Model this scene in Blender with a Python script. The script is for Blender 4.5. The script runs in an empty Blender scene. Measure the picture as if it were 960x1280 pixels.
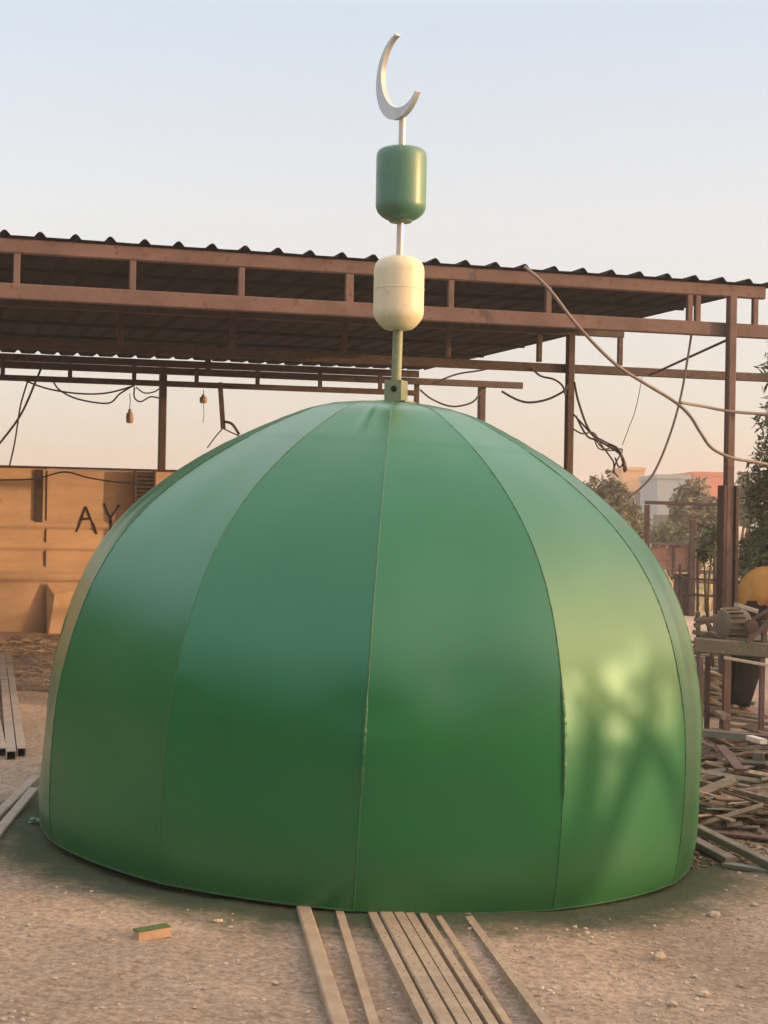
import bpy, math, random
from mathutils import Vector, Matrix, noise
random.seed(7)
R = math.radians
sc = bpy.context.scene
col = sc.collection

# ------------------------------------------------------------------ camera
CAM_H = 1.5; F = 1935.0; ROLL = R(1.0); HOR = 5.0
cam_d = bpy.data.cameras.new('camera'); cam = bpy.data.objects.new('camera', cam_d); col.objects.link(cam)
cam_d.sensor_fit = 'VERTICAL'; cam_d.sensor_height = 36.0; cam_d.sensor_width = 27.0
cam_d.lens = F / 1280 * 36.0; cam_d.clip_start = 0.05; cam_d.clip_end = 3000
cam.matrix_world = (Matrix.Translation((0, 0, CAM_H)) @ Matrix.Rotation(R(90) + math.atan(HOR / F), 4, 'X')
                    @ Matrix.Rotation(ROLL, 4, 'Z'))
sc.camera = cam

# ------------------------------------------------------------------ light
SUN_EL, SUN_AZ = 7.5, 97.0                       # azimuth clockwise from +Y (view direction)
sd = Vector((math.sin(R(SUN_AZ)) * math.cos(R(SUN_EL)), math.cos(R(SUN_AZ)) * math.cos(R(SUN_EL)), math.sin(R(SUN_EL))))
w = bpy.data.worlds.new('World'); sc.world = w; w.use_nodes = True
nt = w.node_tree; nt.nodes.clear()
sky = nt.nodes.new('ShaderNodeTexSky'); sky.sky_type = 'NISHITA'; sky.sun_disc = False
sky.sun_elevation = R(SUN_EL); sky.sun_rotation = R(SUN_AZ)
sky.altitude = 0; sky.air_density = 1.0; sky.dust_density = 2.0; sky.ozone_density = 1.5
bg = nt.nodes.new('ShaderNodeBackground'); bg.inputs['Strength'].default_value = 0.15
# dusty evening air: a pale, warm low sky under the clear sky model
tcw = nt.nodes.new('ShaderNodeTexCoord'); sxyz = nt.nodes.new('ShaderNodeSeparateXYZ'); nt.links.new(tcw.outputs['Generated'], sxyz.inputs[0])
mrw = nt.nodes.new('ShaderNodeMapRange'); nt.links.new(sxyz.outputs['Z'], mrw.inputs[0]); mrw.inputs[1].default_value = -.05; mrw.inputs[2].default_value = .45
rw = nt.nodes.new('ShaderNodeValToRGB'); nt.links.new(mrw.outputs[0], rw.inputs[0]); e = rw.color_ramp.elements
SKYC = [(0.0, (.47, .36, .365)), (.10, (.51, .395, .395)), (.26, (.585, .47, .46)), (.48, (.68, .59, .555)), (.72, (.585, .60, .625)), (1.0, (1.35, 1.28, 1.2))]  # last stop, above the view, brightened to add fill light
e[0].position, e[0].color = 0, (*SKYC[0][1], 1); e[1].position, e[1].color = 1, (*SKYC[-1][1], 1)
for p_, c_ in SKYC[1:-1]:
    q_ = e.new(p_); q_.color = (*c_, 1)
mxw = nt.nodes.new('ShaderNodeMix'); mxw.data_type = 'RGBA'; mxw.blend_type = 'ADD'; mxw.inputs[0].default_value = .18
# warm glow of the low sun through the dust
nrm = nt.nodes.new('ShaderNodeVectorMath'); nrm.operation = 'NORMALIZE'; nt.links.new(tcw.outputs['Generated'], nrm.inputs[0])
dot = nt.nodes.new('ShaderNodeVectorMath'); dot.operation = 'DOT_PRODUCT'; nt.links.new(nrm.outputs[0], dot.inputs[0]); dot.inputs[1].default_value = sd
mxd = nt.nodes.new('ShaderNodeMath'); mxd.operation = 'MAXIMUM'; nt.links.new(dot.outputs['Value'], mxd.inputs[0]); mxd.inputs[1].default_value = 0
pw = nt.nodes.new('ShaderNodeMath'); pw.operation = 'POWER'; nt.links.new(mxd.outputs[0], pw.inputs[0]); pw.inputs[1].default_value = 5
glow = nt.nodes.new('ShaderNodeMix'); glow.data_type = 'RGBA'; glow.blend_type = 'ADD'; nt.links.new(pw.outputs[0], glow.inputs[0])
glow.inputs[7].default_value = (7.2, 3.5, 1.05, 1)
nt.links.new(rw.outputs[0], mxw.inputs[6]); nt.links.new(sky.outputs[0], mxw.inputs[7])
out = nt.nodes.new('ShaderNodeOutputWorld')
nt.links.new(mxw.outputs[2], glow.inputs[6]); nt.links.new(glow.outputs[2], bg.inputs[0]); nt.links.new(bg.outputs[0], out.inputs[0])
sl = bpy.data.lights.new('sun', 'SUN'); sl.energy = 0.70; sl.angle = R(0.55); sl.color = (1.0, 0.62, 0.31)
so = bpy.data.objects.new('sun', sl); col.objects.link(so)
so.rotation_euler = sd.to_track_quat('Z', 'Y').to_euler(); so.location = sd * 60
sc.view_settings.view_transform = 'Standard'; sc.view_settings.look = 'None'
sc.view_settings.exposure = 2.56; sc.view_settings.gamma = 1.0; sc.view_settings.use_curve_mapping = False
sc.render.resolution_x = 768; sc.render.resolution_y = 1024
sc.render.engine = 'CYCLES'
sc.cycles.max_bounces = 6; sc.cycles.diffuse_bounces = 3; sc.cycles.glossy_bounces = 3
sc.cycles.volume_bounces = 0

# ------------------------------------------------------------------ helpers
def uv(px, py):
    u, v = px - 480.0, 640.0 - py
    return (u * math.cos(ROLL) - v * math.sin(ROLL), u * math.sin(ROLL) + v * math.cos(ROLL) + HOR)
def P(px, py, Z):                                   # point of the place seen at a photo position, Z metres away
    a, b = uv(px, py)
    return Vector((a / F * Z, Z, CAM_H + b / F * Z))
def plane_hit(px, py, p0, n):                       # where a sight line meets an upright plane
    a, b = uv(px, py); d = Vector((a / F, 1, b / F)); o = Vector((0, 0, CAM_H))
    return o + d * ((p0 - o).dot(n) / d.dot(n))
def sstep(a, b, x):
    t = max(0.0, min(1.0, (x - a) / (b - a))); return t * t * (3 - 2 * t)
def ground_z(x, y):
    s = -0.042 * 4 * math.tanh(x / 4.0) * (1 - sstep(20, 45, y)) * sstep(-6, 0, y)
    m = 0.16 * math.exp(-(((x - 2.9) / 0.9) ** 2 + ((y - 8.9) / 1.5) ** 2))     # trodden mound under the scrap heap
    near = 1 - sstep(14, 30, math.hypot(x, y - 6))
    d = (noise.noise((x * .9, y * .9, 0)) * .03 + noise.noise((x * 4, y * 4, 3)) * .010 + noise.noise((x * 13, y * 13, 9)) * .005) * near
    return s + m + d
def G(px, py, dz=0.0):                              # the ground point at a photo position
    a, b = uv(px, py); Z = 8.0
    for _ in range(25):
        Z = (ground_z(a / F * Z, Z) + dz - CAM_H) * F / min(b, -1)
    return Vector((a / F * Z, Z, ground_z(a / F * Z, Z) + dz))

class MB:
    def __init__(s): s.v = []; s.f = []; s.sm = []
    def add(s, vs, fs, smooth=False):
        o = len(s.v); s.v += [Vector(q) for q in vs]
        s.f += [tuple(i + o for i in f) for f in fs]; s.sm += [smooth] * len(fs); return s
    def box(s, c, size, M=None):
        x, y, z = [k / 2 for k in size]; c = Vector(c)
        vs = [Vector((a, b, d)) for a in (-x, x) for b in (-y, y) for d in (-z, z)]
        if M: vs = [M @ q for q in vs]
        return s.add([c + q for q in vs], [(0, 1, 3, 2), (4, 6, 7, 5), (0, 4, 5, 1), (2, 3, 7, 6), (0, 2, 6, 4), (1, 5, 7, 3)])
    def bar(s, a, b, wd, ht=None, up=(0, 0, 1), bev=0.0):   # rectangular bar a->b, wd across, ht along up
        a, b = Vector(a), Vector(b); ht = ht or wd; d = (b - a).normalized(); up = Vector(up)
        if abs(d.dot(up)) > .95: up = Vector((0, 1, 0))
        sx = d.cross(up).normalized(); su = sx.cross(d).normalized()
        w2, h2 = wd / 2, ht / 2; k = bev if bev else min(wd, ht) * .12
        sec = [(-w2, -h2 + k), (-w2 + k, -h2), (w2 - k, -h2), (w2, -h2 + k), (w2, h2 - k), (w2 - k, h2), (-w2 + k, h2), (-w2, h2 - k)]
        vs = [p + sx * x + su * y for p in (a, b) for x, y in sec]; n = 8
        fs = [(i, (i + 1) % n, n + (i + 1) % n, n + i) for i in range(n)] + [tuple(range(n))[::-1], tuple(range(n, 2 * n))]
        return s.add(vs, fs)
    def tubebar(s, a, b, wd, ht, th=0.004, up=(0, 0, 1)):    # hollow square tube
        a, b = Vector(a), Vector(b); d = (b - a).normalized(); sx = d.cross(Vector(up)).normalized(); su = sx.cross(d).normalized()
        def ring(p, w2, h2): return [p + sx * x + su * y for x, y in ((-w2, -h2), (w2, -h2), (w2, h2), (-w2, h2))]
        vs = ring(a, wd / 2, ht / 2) + ring(b, wd / 2, ht / 2) + ring(a, wd / 2 - th, ht / 2 - th) + ring(b, wd / 2 - th, ht / 2 - th)
        fs = []
        for i in range(4):
            j = (i + 1) % 4
            fs += [(i, j, 4 + j, 4 + i), (8 + j, 8 + i, 12 + i, 12 + j), (i, 8 + i, 8 + j, j), (4 + i, 4 + j, 12 + j, 12 + i)]
        return s.add(vs, fs)
    def channel(s, a, b, wd, ht, th=0.004):                  # U channel opening upwards
        a, b = Vector(a), Vector(b); d = (b - a).normalized(); sx = d.cross(Vector((0, 0, 1))).normalized(); su = sx.cross(d)
        w2 = wd / 2
        sec = [(-w2, 0), (w2, 0), (w2, ht), (w2 - th, ht), (w2 - th, th), (-w2 + th, th), (-w2 + th, ht), (-w2, ht)]
        n = 8; vs = [p + sx * x + su * y for p in (a, b) for x, y in sec]
        fs = [(i, (i + 1) % n, n + (i + 1) % n, n + i) for i in range(n)]
        for o in (0, n): fs += [(o, o + 1, o + 4, o + 5), (o + 1, o + 2, o + 3, o + 4), (o, o + 5, o + 6, o + 7)]
        return s.add(vs, fs)
    def tube(s, pts, r, n=8, rr=None):
        pts = [Vector(p) for p in pts]; vs = []; fs = []; prev = None
        for i, p in enumerate(pts):
            d = (pts[min(i + 1, len(pts) - 1)] - pts[max(i - 1, 0)]).normalized()
            if prev is None: prev = d.orthogonal().normalized()
            x = (prev - d * prev.dot(d)).normalized(); prev = x; y = d.cross(x); q = rr[i] if rr else r
            vs += [p + (x * math.cos(2 * math.pi * k / n) + y * math.sin(2 * math.pi * k / n)) * q for k in range(n)]
        for i in range(len(pts) - 1):
            fs += [(i * n + k, i * n + (k + 1) % n, (i + 1) * n + (k + 1) % n, (i + 1) * n + k) for k in range(n)]
        fs += [tuple(range(n))[::-1], tuple(range((len(pts) - 1) * n, len(pts) * n))]
        return s.add(vs, fs, True)
    def lathe(s, prof, c, n=32, M=None):
        c = Vector(c); vs = []; fs = []
        for r, z in prof:
            for k in range(n):
                q = Vector((r * math.cos(2 * math.pi * k / n), r * math.sin(2 * math.pi * k / n), z))
                vs.append(c + (M @ q if M else q))
        for i in range(len(prof) - 1):
            fs += [(i * n + k, i * n + (k + 1) % n, (i + 1) * n + (k + 1) % n, (i + 1) * n + k) for k in range(n)]
        fs += [tuple(range(n))[::-1], tuple(range((len(prof) - 1) * n, len(prof) * n))]
        return s.add(vs, fs, True)
    def build(s, name, mat, parent=None, base=None, sharp=40):
        b = parent['_o'] if parent else (Vector(base) if base is not None else Vector((0, 0, 0)))
        b = Vector(b)
        me = bpy.data.meshes.new(name); me.from_pydata([tuple(q - b) for q in s.v], [], s.f); me.update()
        me.polygons.foreach_set('use_smooth', s.sm)
        if any(s.sm): me.set_sharp_from_angle(angle=R(sharp))
        me.materials.append(mat)
        o = bpy.data.objects.new(name, me); col.objects.link(o)
        if parent: o.parent = ROOT[parent['name']]
        else: o.location = b
        return o
ROOT = {}
def smooth_path(pts, k=6):                          # Catmull-Rom
    pts = [Vector(p) for p in pts]; out = []; q = [pts[0]] + pts + [pts[-1]]
    for i in range(1, len(q) - 2):
        for j in range(k):
            t = j / k
            out.append(.5 * ((2 * q[i]) + (q[i + 1] - q[i - 1]) * t + (2 * q[i - 1] - 5 * q[i] + 4 * q[i + 1] - q[i + 2]) * t * t
                             + (3 * q[i] - q[i - 1] - 3 * q[i + 1] + q[i + 2]) * t ** 3))
    out.append(pts[-1]); return out
def tag(o, label=None, cat=None, group=None, kind=None):
    if label: o['label'] = label
    if cat: o['category'] = cat
    if group: o['group'] = group
    if kind: o['kind'] = kind
    return o
def thing(name, loc, label, cat, group=None):       # an Empty at the base of a thing; parts are built against it
    o = bpy.data.objects.new(name, None); col.objects.link(o); o.location = loc; o.empty_display_size = .1
    tag(o, label, cat, group); ROOT[o.name] = o
    return {'_o': Vector(loc), 'name': o.name, 'o': o}

# ------------------------------------------------------------------ materials
def mat(name, base, rough=.7, spec=.4, metal=0.0, var=None, vscale=4.0, bump=0.0, bscale=40.0, detail=6, stretch=None, speck=None):
    m = bpy.data.materials.new(name); m.use_nodes = True; n = m.node_tree; b = n.nodes['Principled BSDF']
    b.inputs['Roughness'].default_value = rough; b.inputs['Specular IOR Level'].default_value = spec; b.inputs['Metallic'].default_value = metal
    b.inputs['Base Color'].default_value = (*base, 1)
    tc = n.nodes.new('ShaderNodeTexCoord'); mp = n.nodes.new('ShaderNodeMapping'); n.links.new(tc.outputs['Object'], mp.inputs[0])
    if stretch: mp.inputs['Scale'].default_value = stretch
    if var:
        t = n.nodes.new('ShaderNodeTexNoise'); t.inputs['Scale'].default_value = vscale; t.inputs['Detail'].default_value = detail
        t.inputs['Roughness'].default_value = .65
        n.links.new(mp.outputs[0], t.inputs[0])
        r = n.nodes.new('ShaderNodeValToRGB'); r.color_ramp.elements[0].position = .36; r.color_ramp.elements[1].position = .64
        r.color_ramp.elements[0].color = (*base, 1); r.color_ramp.elements[1].color = (*var, 1)
        n.links.new(t.outputs['Fac'], r.inputs[0]); last = r.outputs[0]
        if speck:
            t2 = n.nodes.new('ShaderNodeTexNoise'); t2.inputs['Scale'].default_value = vscale * 7; t2.inputs['Detail'].default_value = 4
            n.links.new(mp.outputs[0], t2.inputs[0])
            r2 = n.nodes.new('ShaderNodeValToRGB'); r2.color_ramp.elements[0].position = .58; r2.color_ramp.elements[1].position = .68
            n.links.new(t2.outputs['Fac'], r2.inputs[0])
            mx = n.nodes.new('ShaderNodeMix'); mx.data_type = 'RGBA'; n.links.new(r2.outputs[0], mx.inputs[0])
            n.links.new(last, mx.inputs[6]); mx.inputs[7].default_value = (*speck, 1); last = mx.outputs[2]
        n.links.new(last, b.inputs['Base Color'])
    if bump:
        t = n.nodes.new('ShaderNodeTexNoise'); t.inputs['Scale'].default_value = bscale; t.inputs['Detail'].default_value = 5
        n.links.new(mp.outputs[0], t.inputs[0])
        bp = n.nodes.new('ShaderNodeBump'); bp.inputs['Strength'].default_value = bump; bp.inputs['Distance'].default_value = .01
        n.links.new(t.outputs['Fac'], bp.inputs['Height']); n.links.new(bp.outputs[0], b.inputs['Normal'])
    return m
M_rust   = mat('rusty_primer', (.095, .060, .054), .75, .3, 0, (.14, .088, .078), 3, .15, 60, speck=(.10, .045, .03))
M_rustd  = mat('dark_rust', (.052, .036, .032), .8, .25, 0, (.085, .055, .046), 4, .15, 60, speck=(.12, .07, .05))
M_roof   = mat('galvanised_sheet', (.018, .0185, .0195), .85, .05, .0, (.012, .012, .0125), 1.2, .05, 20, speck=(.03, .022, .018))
M_cream  = mat('cream_paint', (.56, .50, .36), .45, .4, 0, (.62, .56, .41), 4, .03, 30, speck=(.52, .46, .33))
M_tankg  = mat('green_tank_paint', (.055, .155, .11), .36, .5, 0, (.07, .175, .125), 5, .06, 30)
M_pole   = mat('bare_steel_pole', (.55, .50, .45), .4, .5, .4, (.48, .42, .36), 8)
M_polegr = mat('oversprayed_pole', (.14, .19, .12), .5, .4, 0, (.22, .24, .15), 20)
M_cres   = mat('crescent_steel', (.47, .49, .52), .42, .45, .2, (.40, .42, .45), 9)
M_hole   = mat('hole_dark', (.01, .012, .008), .9, .1)
M_wall   = mat('faded_orange_sheet', (.46, .315, .21), .75, .25, 0, (.68, .455, .30), 1.1, .1, 14, stretch=(.8, .8, 2.2))
M_wallin = mat('bent_sheet_inner', (.5, .34, .22), .7, .3, 0, (.42, .27, .17), 5)
M_ink    = mat('brushed_letters', (.03, .02, .018), .8, .2)
M_steel  = mat('dusty_steel', (.36, .29, .215), .75, .3, 0, (.27, .21, .15), 10, .1, 80, speck=(.17, .10, .06))
M_steelr = mat('rust_edged_steel', (.37, .30, .22), .75, .3, 0, (.28, .205, .14), 8, .1, 80, speck=(.34, .22, .12))
M_tube   = mat('grey_box_tube', (.40, .35, .30), .65, .3, 0, (.30, .26, .22), 6, .05, 60)
M_wire   = mat('black_wire', (.06, .045, .042), .6, .4)
M_wireg  = mat('grey_cable', (.20, .16, .145), .6, .4, 0, (.15, .12, .11), 8)
M_bulb   = mat('lamp_holder', (.35, .22, .17), .5, .4)
M_leaf   = mat('oleander_leaf', (.06, .09, .04), .5, .4, 0, (.11, .15, .075), 9)
M_leafd  = mat('dusty_leaf', (.10, .12, .06), .65, .2, 0, (.16, .16, .09), 3)
M_leafb  = mat('shrub_leaf', (.15, .14, .08), .7, .2, 0, (.22, .19, .12), 2)
M_dry    = mat('dry_grass', (.44, .35, .19), .8, .2, 0, (.34, .28, .14), 2)
M_bark   = mat('bark', (.09, .065, .045), .9, .2, 0, (.14, .1, .07), 12, .5, 40)
M_twig   = mat('twig', (.30, .23, .17), .8, .2)
M_wood   = mat('brown_offcut', (.12, .085, .062), .85, .2, 0, (.20, .145, .105), 5, .3, 40, speck=(.32, .24, .18))
M_woodp  = mat('pale_offcut', (.33, .255, .18), .85, .2, 0, (.22, .165, .12), 5, .3, 40, speck=(.16, .11, .08))
M_offm   = mat('grey_metal_offcut', (.20, .18, .15), .75, .3, 0, (.13, .115, .095), 6, .1, 50)
M_offg   = mat('green_grey_offcut', (.13, .16, .13), .6, .4, .1, (.19, .2, .16), 6, .1, 50)
M_offw   = mat('white_offcut', (.66, .6, .54), .5, .4)
M_bench  = mat('bench_green_steel', (.075, .085, .06), .6, .4, .1, (.12, .10, .075), 5, .1, 40, speck=(.2, .13, .08))
M_motor  = mat('motor_grey', (.13, .12, .10), .55, .4, .2, (.18, .15, .11), 9, .1, 40)
M_guard  = mat('orange_drum', (.46, .24, .09), .65, .3, 0, (.34, .19, .09), 6, .1, 20, speck=(.25, .14, .07))
M_cloth  = mat('dark_cloth', (.018, .020, .017), .9, .1, 0, (.028, .028, .022), 8, .3, 30)
M_bldg   = mat('grey_blue_render', (.30, .33, .37), .8, .2, 0, (.27, .3, .33), .4)
M_bldo   = mat('orange_render', (.62, .36, .2), .8, .2, 0, (.55, .32, .18), .4)
M_bldr   = mat('red_render', (.55, .17, .11), .8, .2, 0, (.5, .2, .13), .4)
M_bldg2  = mat('olive_render', (.34, .34, .25), .8, .2, 0, (.3, .3, .22), .4)
M_win    = mat('dark_window', (.06, .07, .08), .2, .5)
M_conc   = mat('rough_concrete', (.16, .14, .12), .85, .2, 0, (.22, .19, .16), 1, .3, 20)
M_stone  = mat('pale_stone', (.45, .37, .30), .85, .2, 0, (.30, .24, .19), 5, .3, 40)
M_block_t = mat('block_green_top', (.05, .11, .035), .7, .3, 0, (.10, .14, .05), 30)
M_block  = mat('block_tan_side', (.46, .31, .21), .8, .2, 0, (.38, .25, .17), 25, .2, 60)
M_rag    = mat('pale_green_lump', (.16, .27, .20), .8, .2, 0, (.1, .2, .14), 20, .4, 40)

def dome_mat():
    m = bpy.data.materials.new('green_dome_paint'); m.use_nodes = True; n = m.node_tree; b = n.nodes['Principled BSDF']
    tc = n.nodes.new('ShaderNodeTexCoord')
    t = n.nodes.new('ShaderNodeTexNoise'); t.inputs['Scale'].default_value = 1.7; t.inputs['Detail'].default_value = 5
    n.links.new(tc.outputs['Object'], t.inputs[0])
    r = n.nodes.new('ShaderNodeValToRGB'); r.color_ramp.elements[0].position = .3; r.color_ramp.elements[1].position = .7
    r.color_ramp.elements[0].color = (.002, .098, .022, 1); r.color_ramp.elements[1].color = (.004, .114, .027, 1)
    n.links.new(t.outputs['Fac'], r.inputs[0]); n.links.new(r.outputs[0], b.inputs['Base Color'])
    b.inputs['Roughness'].default_value = .29
    b.inputs['IOR'].default_value = 1.62; b.inputs['Specular IOR Level'].default_value = .62; b.inputs['Specular Tint'].default_value = (.62, 1.0, .96, 1)
    # dust kicked up on the foot of the sheets
    sp = n.nodes.new('ShaderNodeSeparateXYZ'); n.links.new(tc.outputs['Object'], sp.inputs[0])
    mz = n.nodes.new('ShaderNodeMapRange'); mz.interpolation_type = 'SMOOTHSTEP'; n.links.new(sp.outputs['Z'], mz.inputs[0])
    mz.inputs[1].default_value = .0; mz.inputs[2].default_value = .30; mz.inputs[3].default_value = .22; mz.inputs[4].default_value = .0
    t4 = n.nodes.new('ShaderNodeTexNoise'); t4.inputs['Scale'].default_value = 9; t4.inputs['Detail'].default_value = 8; t4.inputs['Roughness'].default_value = .7
    n.links.new(tc.outputs['Object'], t4.inputs[0])
    mu = n.nodes.new('ShaderNodeMath'); mu.operation = 'MULTIPLY'; n.links.new(t4.outputs['Fac'], mu.inputs[0]); n.links.new(mz.outputs[0], mu.inputs[1])
    mc_ = n.nodes.new('ShaderNodeMix'); mc_.data_type = 'RGBA'; n.links.new(mu.outputs[0], mc_.inputs[0]); n.links.new(r.outputs[0], mc_.inputs[6])
    mc_.inputs[7].default_value = (.16, .15, .09, 1); n.links.new(mc_.outputs[2], b.inputs['Base Color'])
    return m
M_dome = dome_mat()
M_weld   = mat('painted_weld', (.008, .10, .03), .28, .6, 0, (.02, .13, .045), 30, .3, 120)

DC = Vector((-0.055, 7.31, 0)); DC.z = .040     # dome base centre
TILT = R(2.6)
def ground_mat():
    m = bpy.data.materials.new('dusty_ground'); m.use_nodes = True; n = m.node_tree; b = n.nodes['Principled BSDF']
    b.inputs['Roughness'].default_value = .95; b.inputs['Specular IOR Level'].default_value = .15
    geo = n.nodes.new('ShaderNodeNewGeometry')
    def nz(s, d=8, rg=.6):
        t = n.nodes.new('ShaderNodeTexNoise'); t.inputs['Scale'].default_value = s; t.inputs['Detail'].default_value = d
        t.inputs['Roughness'].default_value = rg; n.links.new(geo.outputs['Position'], t.inputs[0]); return t.outputs['Fac']
    def ramp(src, p0, c0, p1, c1):
        r = n.nodes.new('ShaderNodeValToRGB'); e = r.color_ramp.elements
        e[0].position = p0; e[0].color = (*c0, 1); e[1].position = p1; e[1].color = (*c1, 1); n.links.new(src, r.inputs[0]); return r.outputs[0]
    def mix(f, a, c, mode='MIX'):
        x = n.nodes.new('ShaderNodeMix'); x.data_type = 'RGBA'; x.blend_type = mode
        if isinstance(f, float): x.inputs[0].default_value = f
        else: n.links.new(f, x.inputs[0])
        for s, v in ((6, a), (7, c)):
            if isinstance(v, tuple): x.inputs[s].default_value = (*v, 1)
            else: n.links.new(v, x.inputs[s])
        return x.outputs[2]
    big = ramp(nz(1.1), .35, (.53, .425, .345), .68, (.69, .575, .48))
    fine = ramp(nz(34, 10, .8), .38, (.50, .46, .43), .62, (1.16, 1.14, 1.12))
    c = mix(1.0, big, fine, 'MULTIPLY')
    c = mix(1.0, c, ramp(nz(.7, 5, .6), .35, (.80, .78, .75), .62, (1.06, 1.06, 1.05)), 'MULTIPLY')
    stain = ramp(nz(2.3, 6, .65), .63, (0, 0, 0), .72, (.45, .45, .45))
    c = mix(stain, c, (.24, .18, .14))
    chips = ramp(nz(95, 3, .5), .66, (0, 0, 0), .72, (1, 1, 1))
    c = mix(chips, c, (.66, .54, .44))
    dark = ramp(nz(16, 6, .7), .62, (0, 0, 0), .74, (1, 1, 1))
    c = mix(dark, c, (.17, .115, .085))
    # paint overspray round the foot of the dome
    v = n.nodes.new('ShaderNodeVectorMath'); v.operation = 'DISTANCE'; n.links.new(geo.outputs['Position'], v.inputs[0]); v.inputs[1].default_value = DC
    ad = n.nodes.new('ShaderNodeMath'); ad.operation = 'MULTIPLY_ADD'; n.links.new(nz(4.5, 6, .7), ad.inputs[0]); ad.inputs[1].default_value = -.5
    n.links.new(v.outputs['Value'], ad.inputs[2])
    over = ramp(ad.outputs[0], .0, (1, 1, 1), 1.0, (0, 0, 0))
    mr = n.nodes.new('ShaderNodeMapRange'); mr.interpolation_type = 'SMOOTHSTEP'; n.links.new(ad.outputs[0], mr.inputs[0])
    mr.inputs[1].default_value = 1.36; mr.inputs[2].default_value = 1.70; mr.inputs[3].default_value = .9; mr.inputs[4].default_value = 0
    c = mix(mr.outputs[0], c, (.045, .085, .045))
    # dry field beyond the yard
    sp = n.nodes.new('ShaderNodeSeparateXYZ'); n.links.new(geo.outputs['Position'], sp.inputs[0])
    mf = n.nodes.new('ShaderNodeMapRange'); n.links.new(sp.outputs['Y'], mf.inputs[0]); mf.inputs[1].default_value = 24; mf.inputs[2].default_value = 30
    field = ramp(nz(.35, 6, .65), .35, (.40, .30, .15), .65, (.30, .26, .12))
    c = mix(mf.outputs[0], c, field)
    n.links.new(c, b.inputs['Base Color'])
    bp = n.nodes.new('ShaderNodeBump'); bp.inputs['Strength'].default_value = 1.0; bp.inputs['Distance'].default_value = .03
    n.links.new(nz(42, 10, .75), bp.inputs['Height']); n.links.new(bp.outputs[0], b.inputs['Normal'])
    return m
M_ground = ground_mat()

# ------------------------------------------------------------------ ground (one sheet to the horizon)
def axis(lo, hi, step, far, g=1.22):
    a = []; x = lo
    while x <= hi + 1e-6: a.append(x); x += step
    s = step; x = a[-1]
    while x < far: s *= g; x += s; a.append(x)
    s = step; x = a[0]; pre = []
    while x > -far: s *= g; x -= s; pre.append(x)
    return pre[::-1] + a
xs = axis(-3.2, 3.6, .045, 320); ys = axis(3.8, 10.5, .045, 320)
gm = MB(); vs = []
for y in ys:
    for x in xs:
        vs.append((x, y, ground_z(x, y)))
nx = len(xs)
gm.add(vs, [(j * nx + i, j * nx + i + 1, (j + 1) * nx + i + 1, (j + 1) * nx + i) for j in range(len(ys) - 1) for i in range(nx - 1)], True)
tag(gm.build('ground', M_ground, sharp=180), kind='structure')

ICO_T = (1 + 5 ** .5) / 2
ICO_V = [Vector(q).normalized() for q in ((-1, ICO_T, 0), (1, ICO_T, 0), (-1, -ICO_T, 0), (1, -ICO_T, 0), (0, -1, ICO_T), (0, 1, ICO_T), (0, -1, -ICO_T), (0, 1, -ICO_T), (ICO_T, 0, -1), (ICO_T, 0, 1), (-ICO_T, 0, -1), (-ICO_T, 0, 1))]
ICO_F = [(0, 11, 5), (0, 5, 1), (0, 1, 7), (0, 7, 10), (0, 10, 11), (1, 5, 9), (5, 11, 4), (11, 10, 2), (10, 7, 6), (7, 1, 8), (3, 9, 4), (3, 4, 2), (3, 2, 6), (3, 6, 8), (3, 8, 9), (4, 9, 5), (2, 4, 11), (6, 2, 10), (8, 6, 7), (9, 8, 1)]
def stone(mb, c, r):
    sx, sy, sz = r * random.uniform(.7, 1.4), r * random.uniform(.7, 1.2), r * random.uniform(.4, .75); a = random.uniform(0, 6.3)
    Mz = Matrix.Rotation(a, 3, 'Z')
    mb.add([c + Mz @ Vector((q.x * sx, q.y * sy, q.z * sz)) * random.uniform(.8, 1.15) for q in ICO_V], ICO_F)
gv = MB()
for i in range(5200):
    y = 3.9 + 5.5 * random.random() ** 1.5; x = random.uniform(-.28, .28) * y
    if random.random() < .45: x = abs(x) + .2
    if math.hypot(x - DC.x, y - DC.y) < 1.60 + .4 * random.random(): continue
    r_ = random.choice((.002, .003, .003, .004, .005, .007, .010)); stone(gv, Vector((x, y, ground_z(x, y) + r_ * .15)), r_)
tag(gv.build('gravel', M_stone), 'small pale pebbles and grit scattered over the dusty ground', 'gravel', kind='stuff')

# ------------------------------------------------------------------ the dome
PROF = [(1.535, 0), (1.550, .10), (1.558, .22), (1.561, .38), (1.556, .55), (1.540, .70), (1.508, .86), (1.462, 1.02), (1.396, 1.18),
        (1.300, 1.34), (1.170, 1.49), (1.000, 1.635), (.805, 1.765), (.60, 1.875), (.38, 1.972), (.18, 2.008), (.06, 2.016)]
def prof_path(k=5):
    p = smooth_path([Vector((a, 0, b)) for a, b in PROF], k); return [(q.x, q.z) for q in p]
PP = [(r * .990, z * .99) for r, z in prof_path()]
TM = Matrix.Rotation(TILT, 3, 'Y') @ Matrix.Rotation(R(.85), 3, 'X')
def D(x, y, z): return DC + TM @ Vector((x, y, z))
A0 = -1.2
dome = thing('mosque_dome', DC, 'big glossy green sheet metal mosque dome with crescent finial standing on the dirt yard', 'dome')
NU = 20
DENTS = [(random.randrange(12), random.uniform(.08, .92), random.uniform(.2, 1.7), random.uniform(.10, .24), random.uniform(-.005, .006)) for _ in range(46)]
DENTS += [(11, .93, .74, .08, .005), (0, .06, .72, .08, .005), (11, .05, .70, .08, .005), (11, .3, .5, .12, .003), (0, .6, .95, .15, .003), (10, .4, 1.2, .14, .003)]
RING0 = next(i for i, (r, z) in enumerate(PP) if z > 1.78)
PP.insert(RING0, tuple(PP[RING0 - 1][k] * .3 + PP[RING0][k] * .7 for k in (0, 1)))
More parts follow.
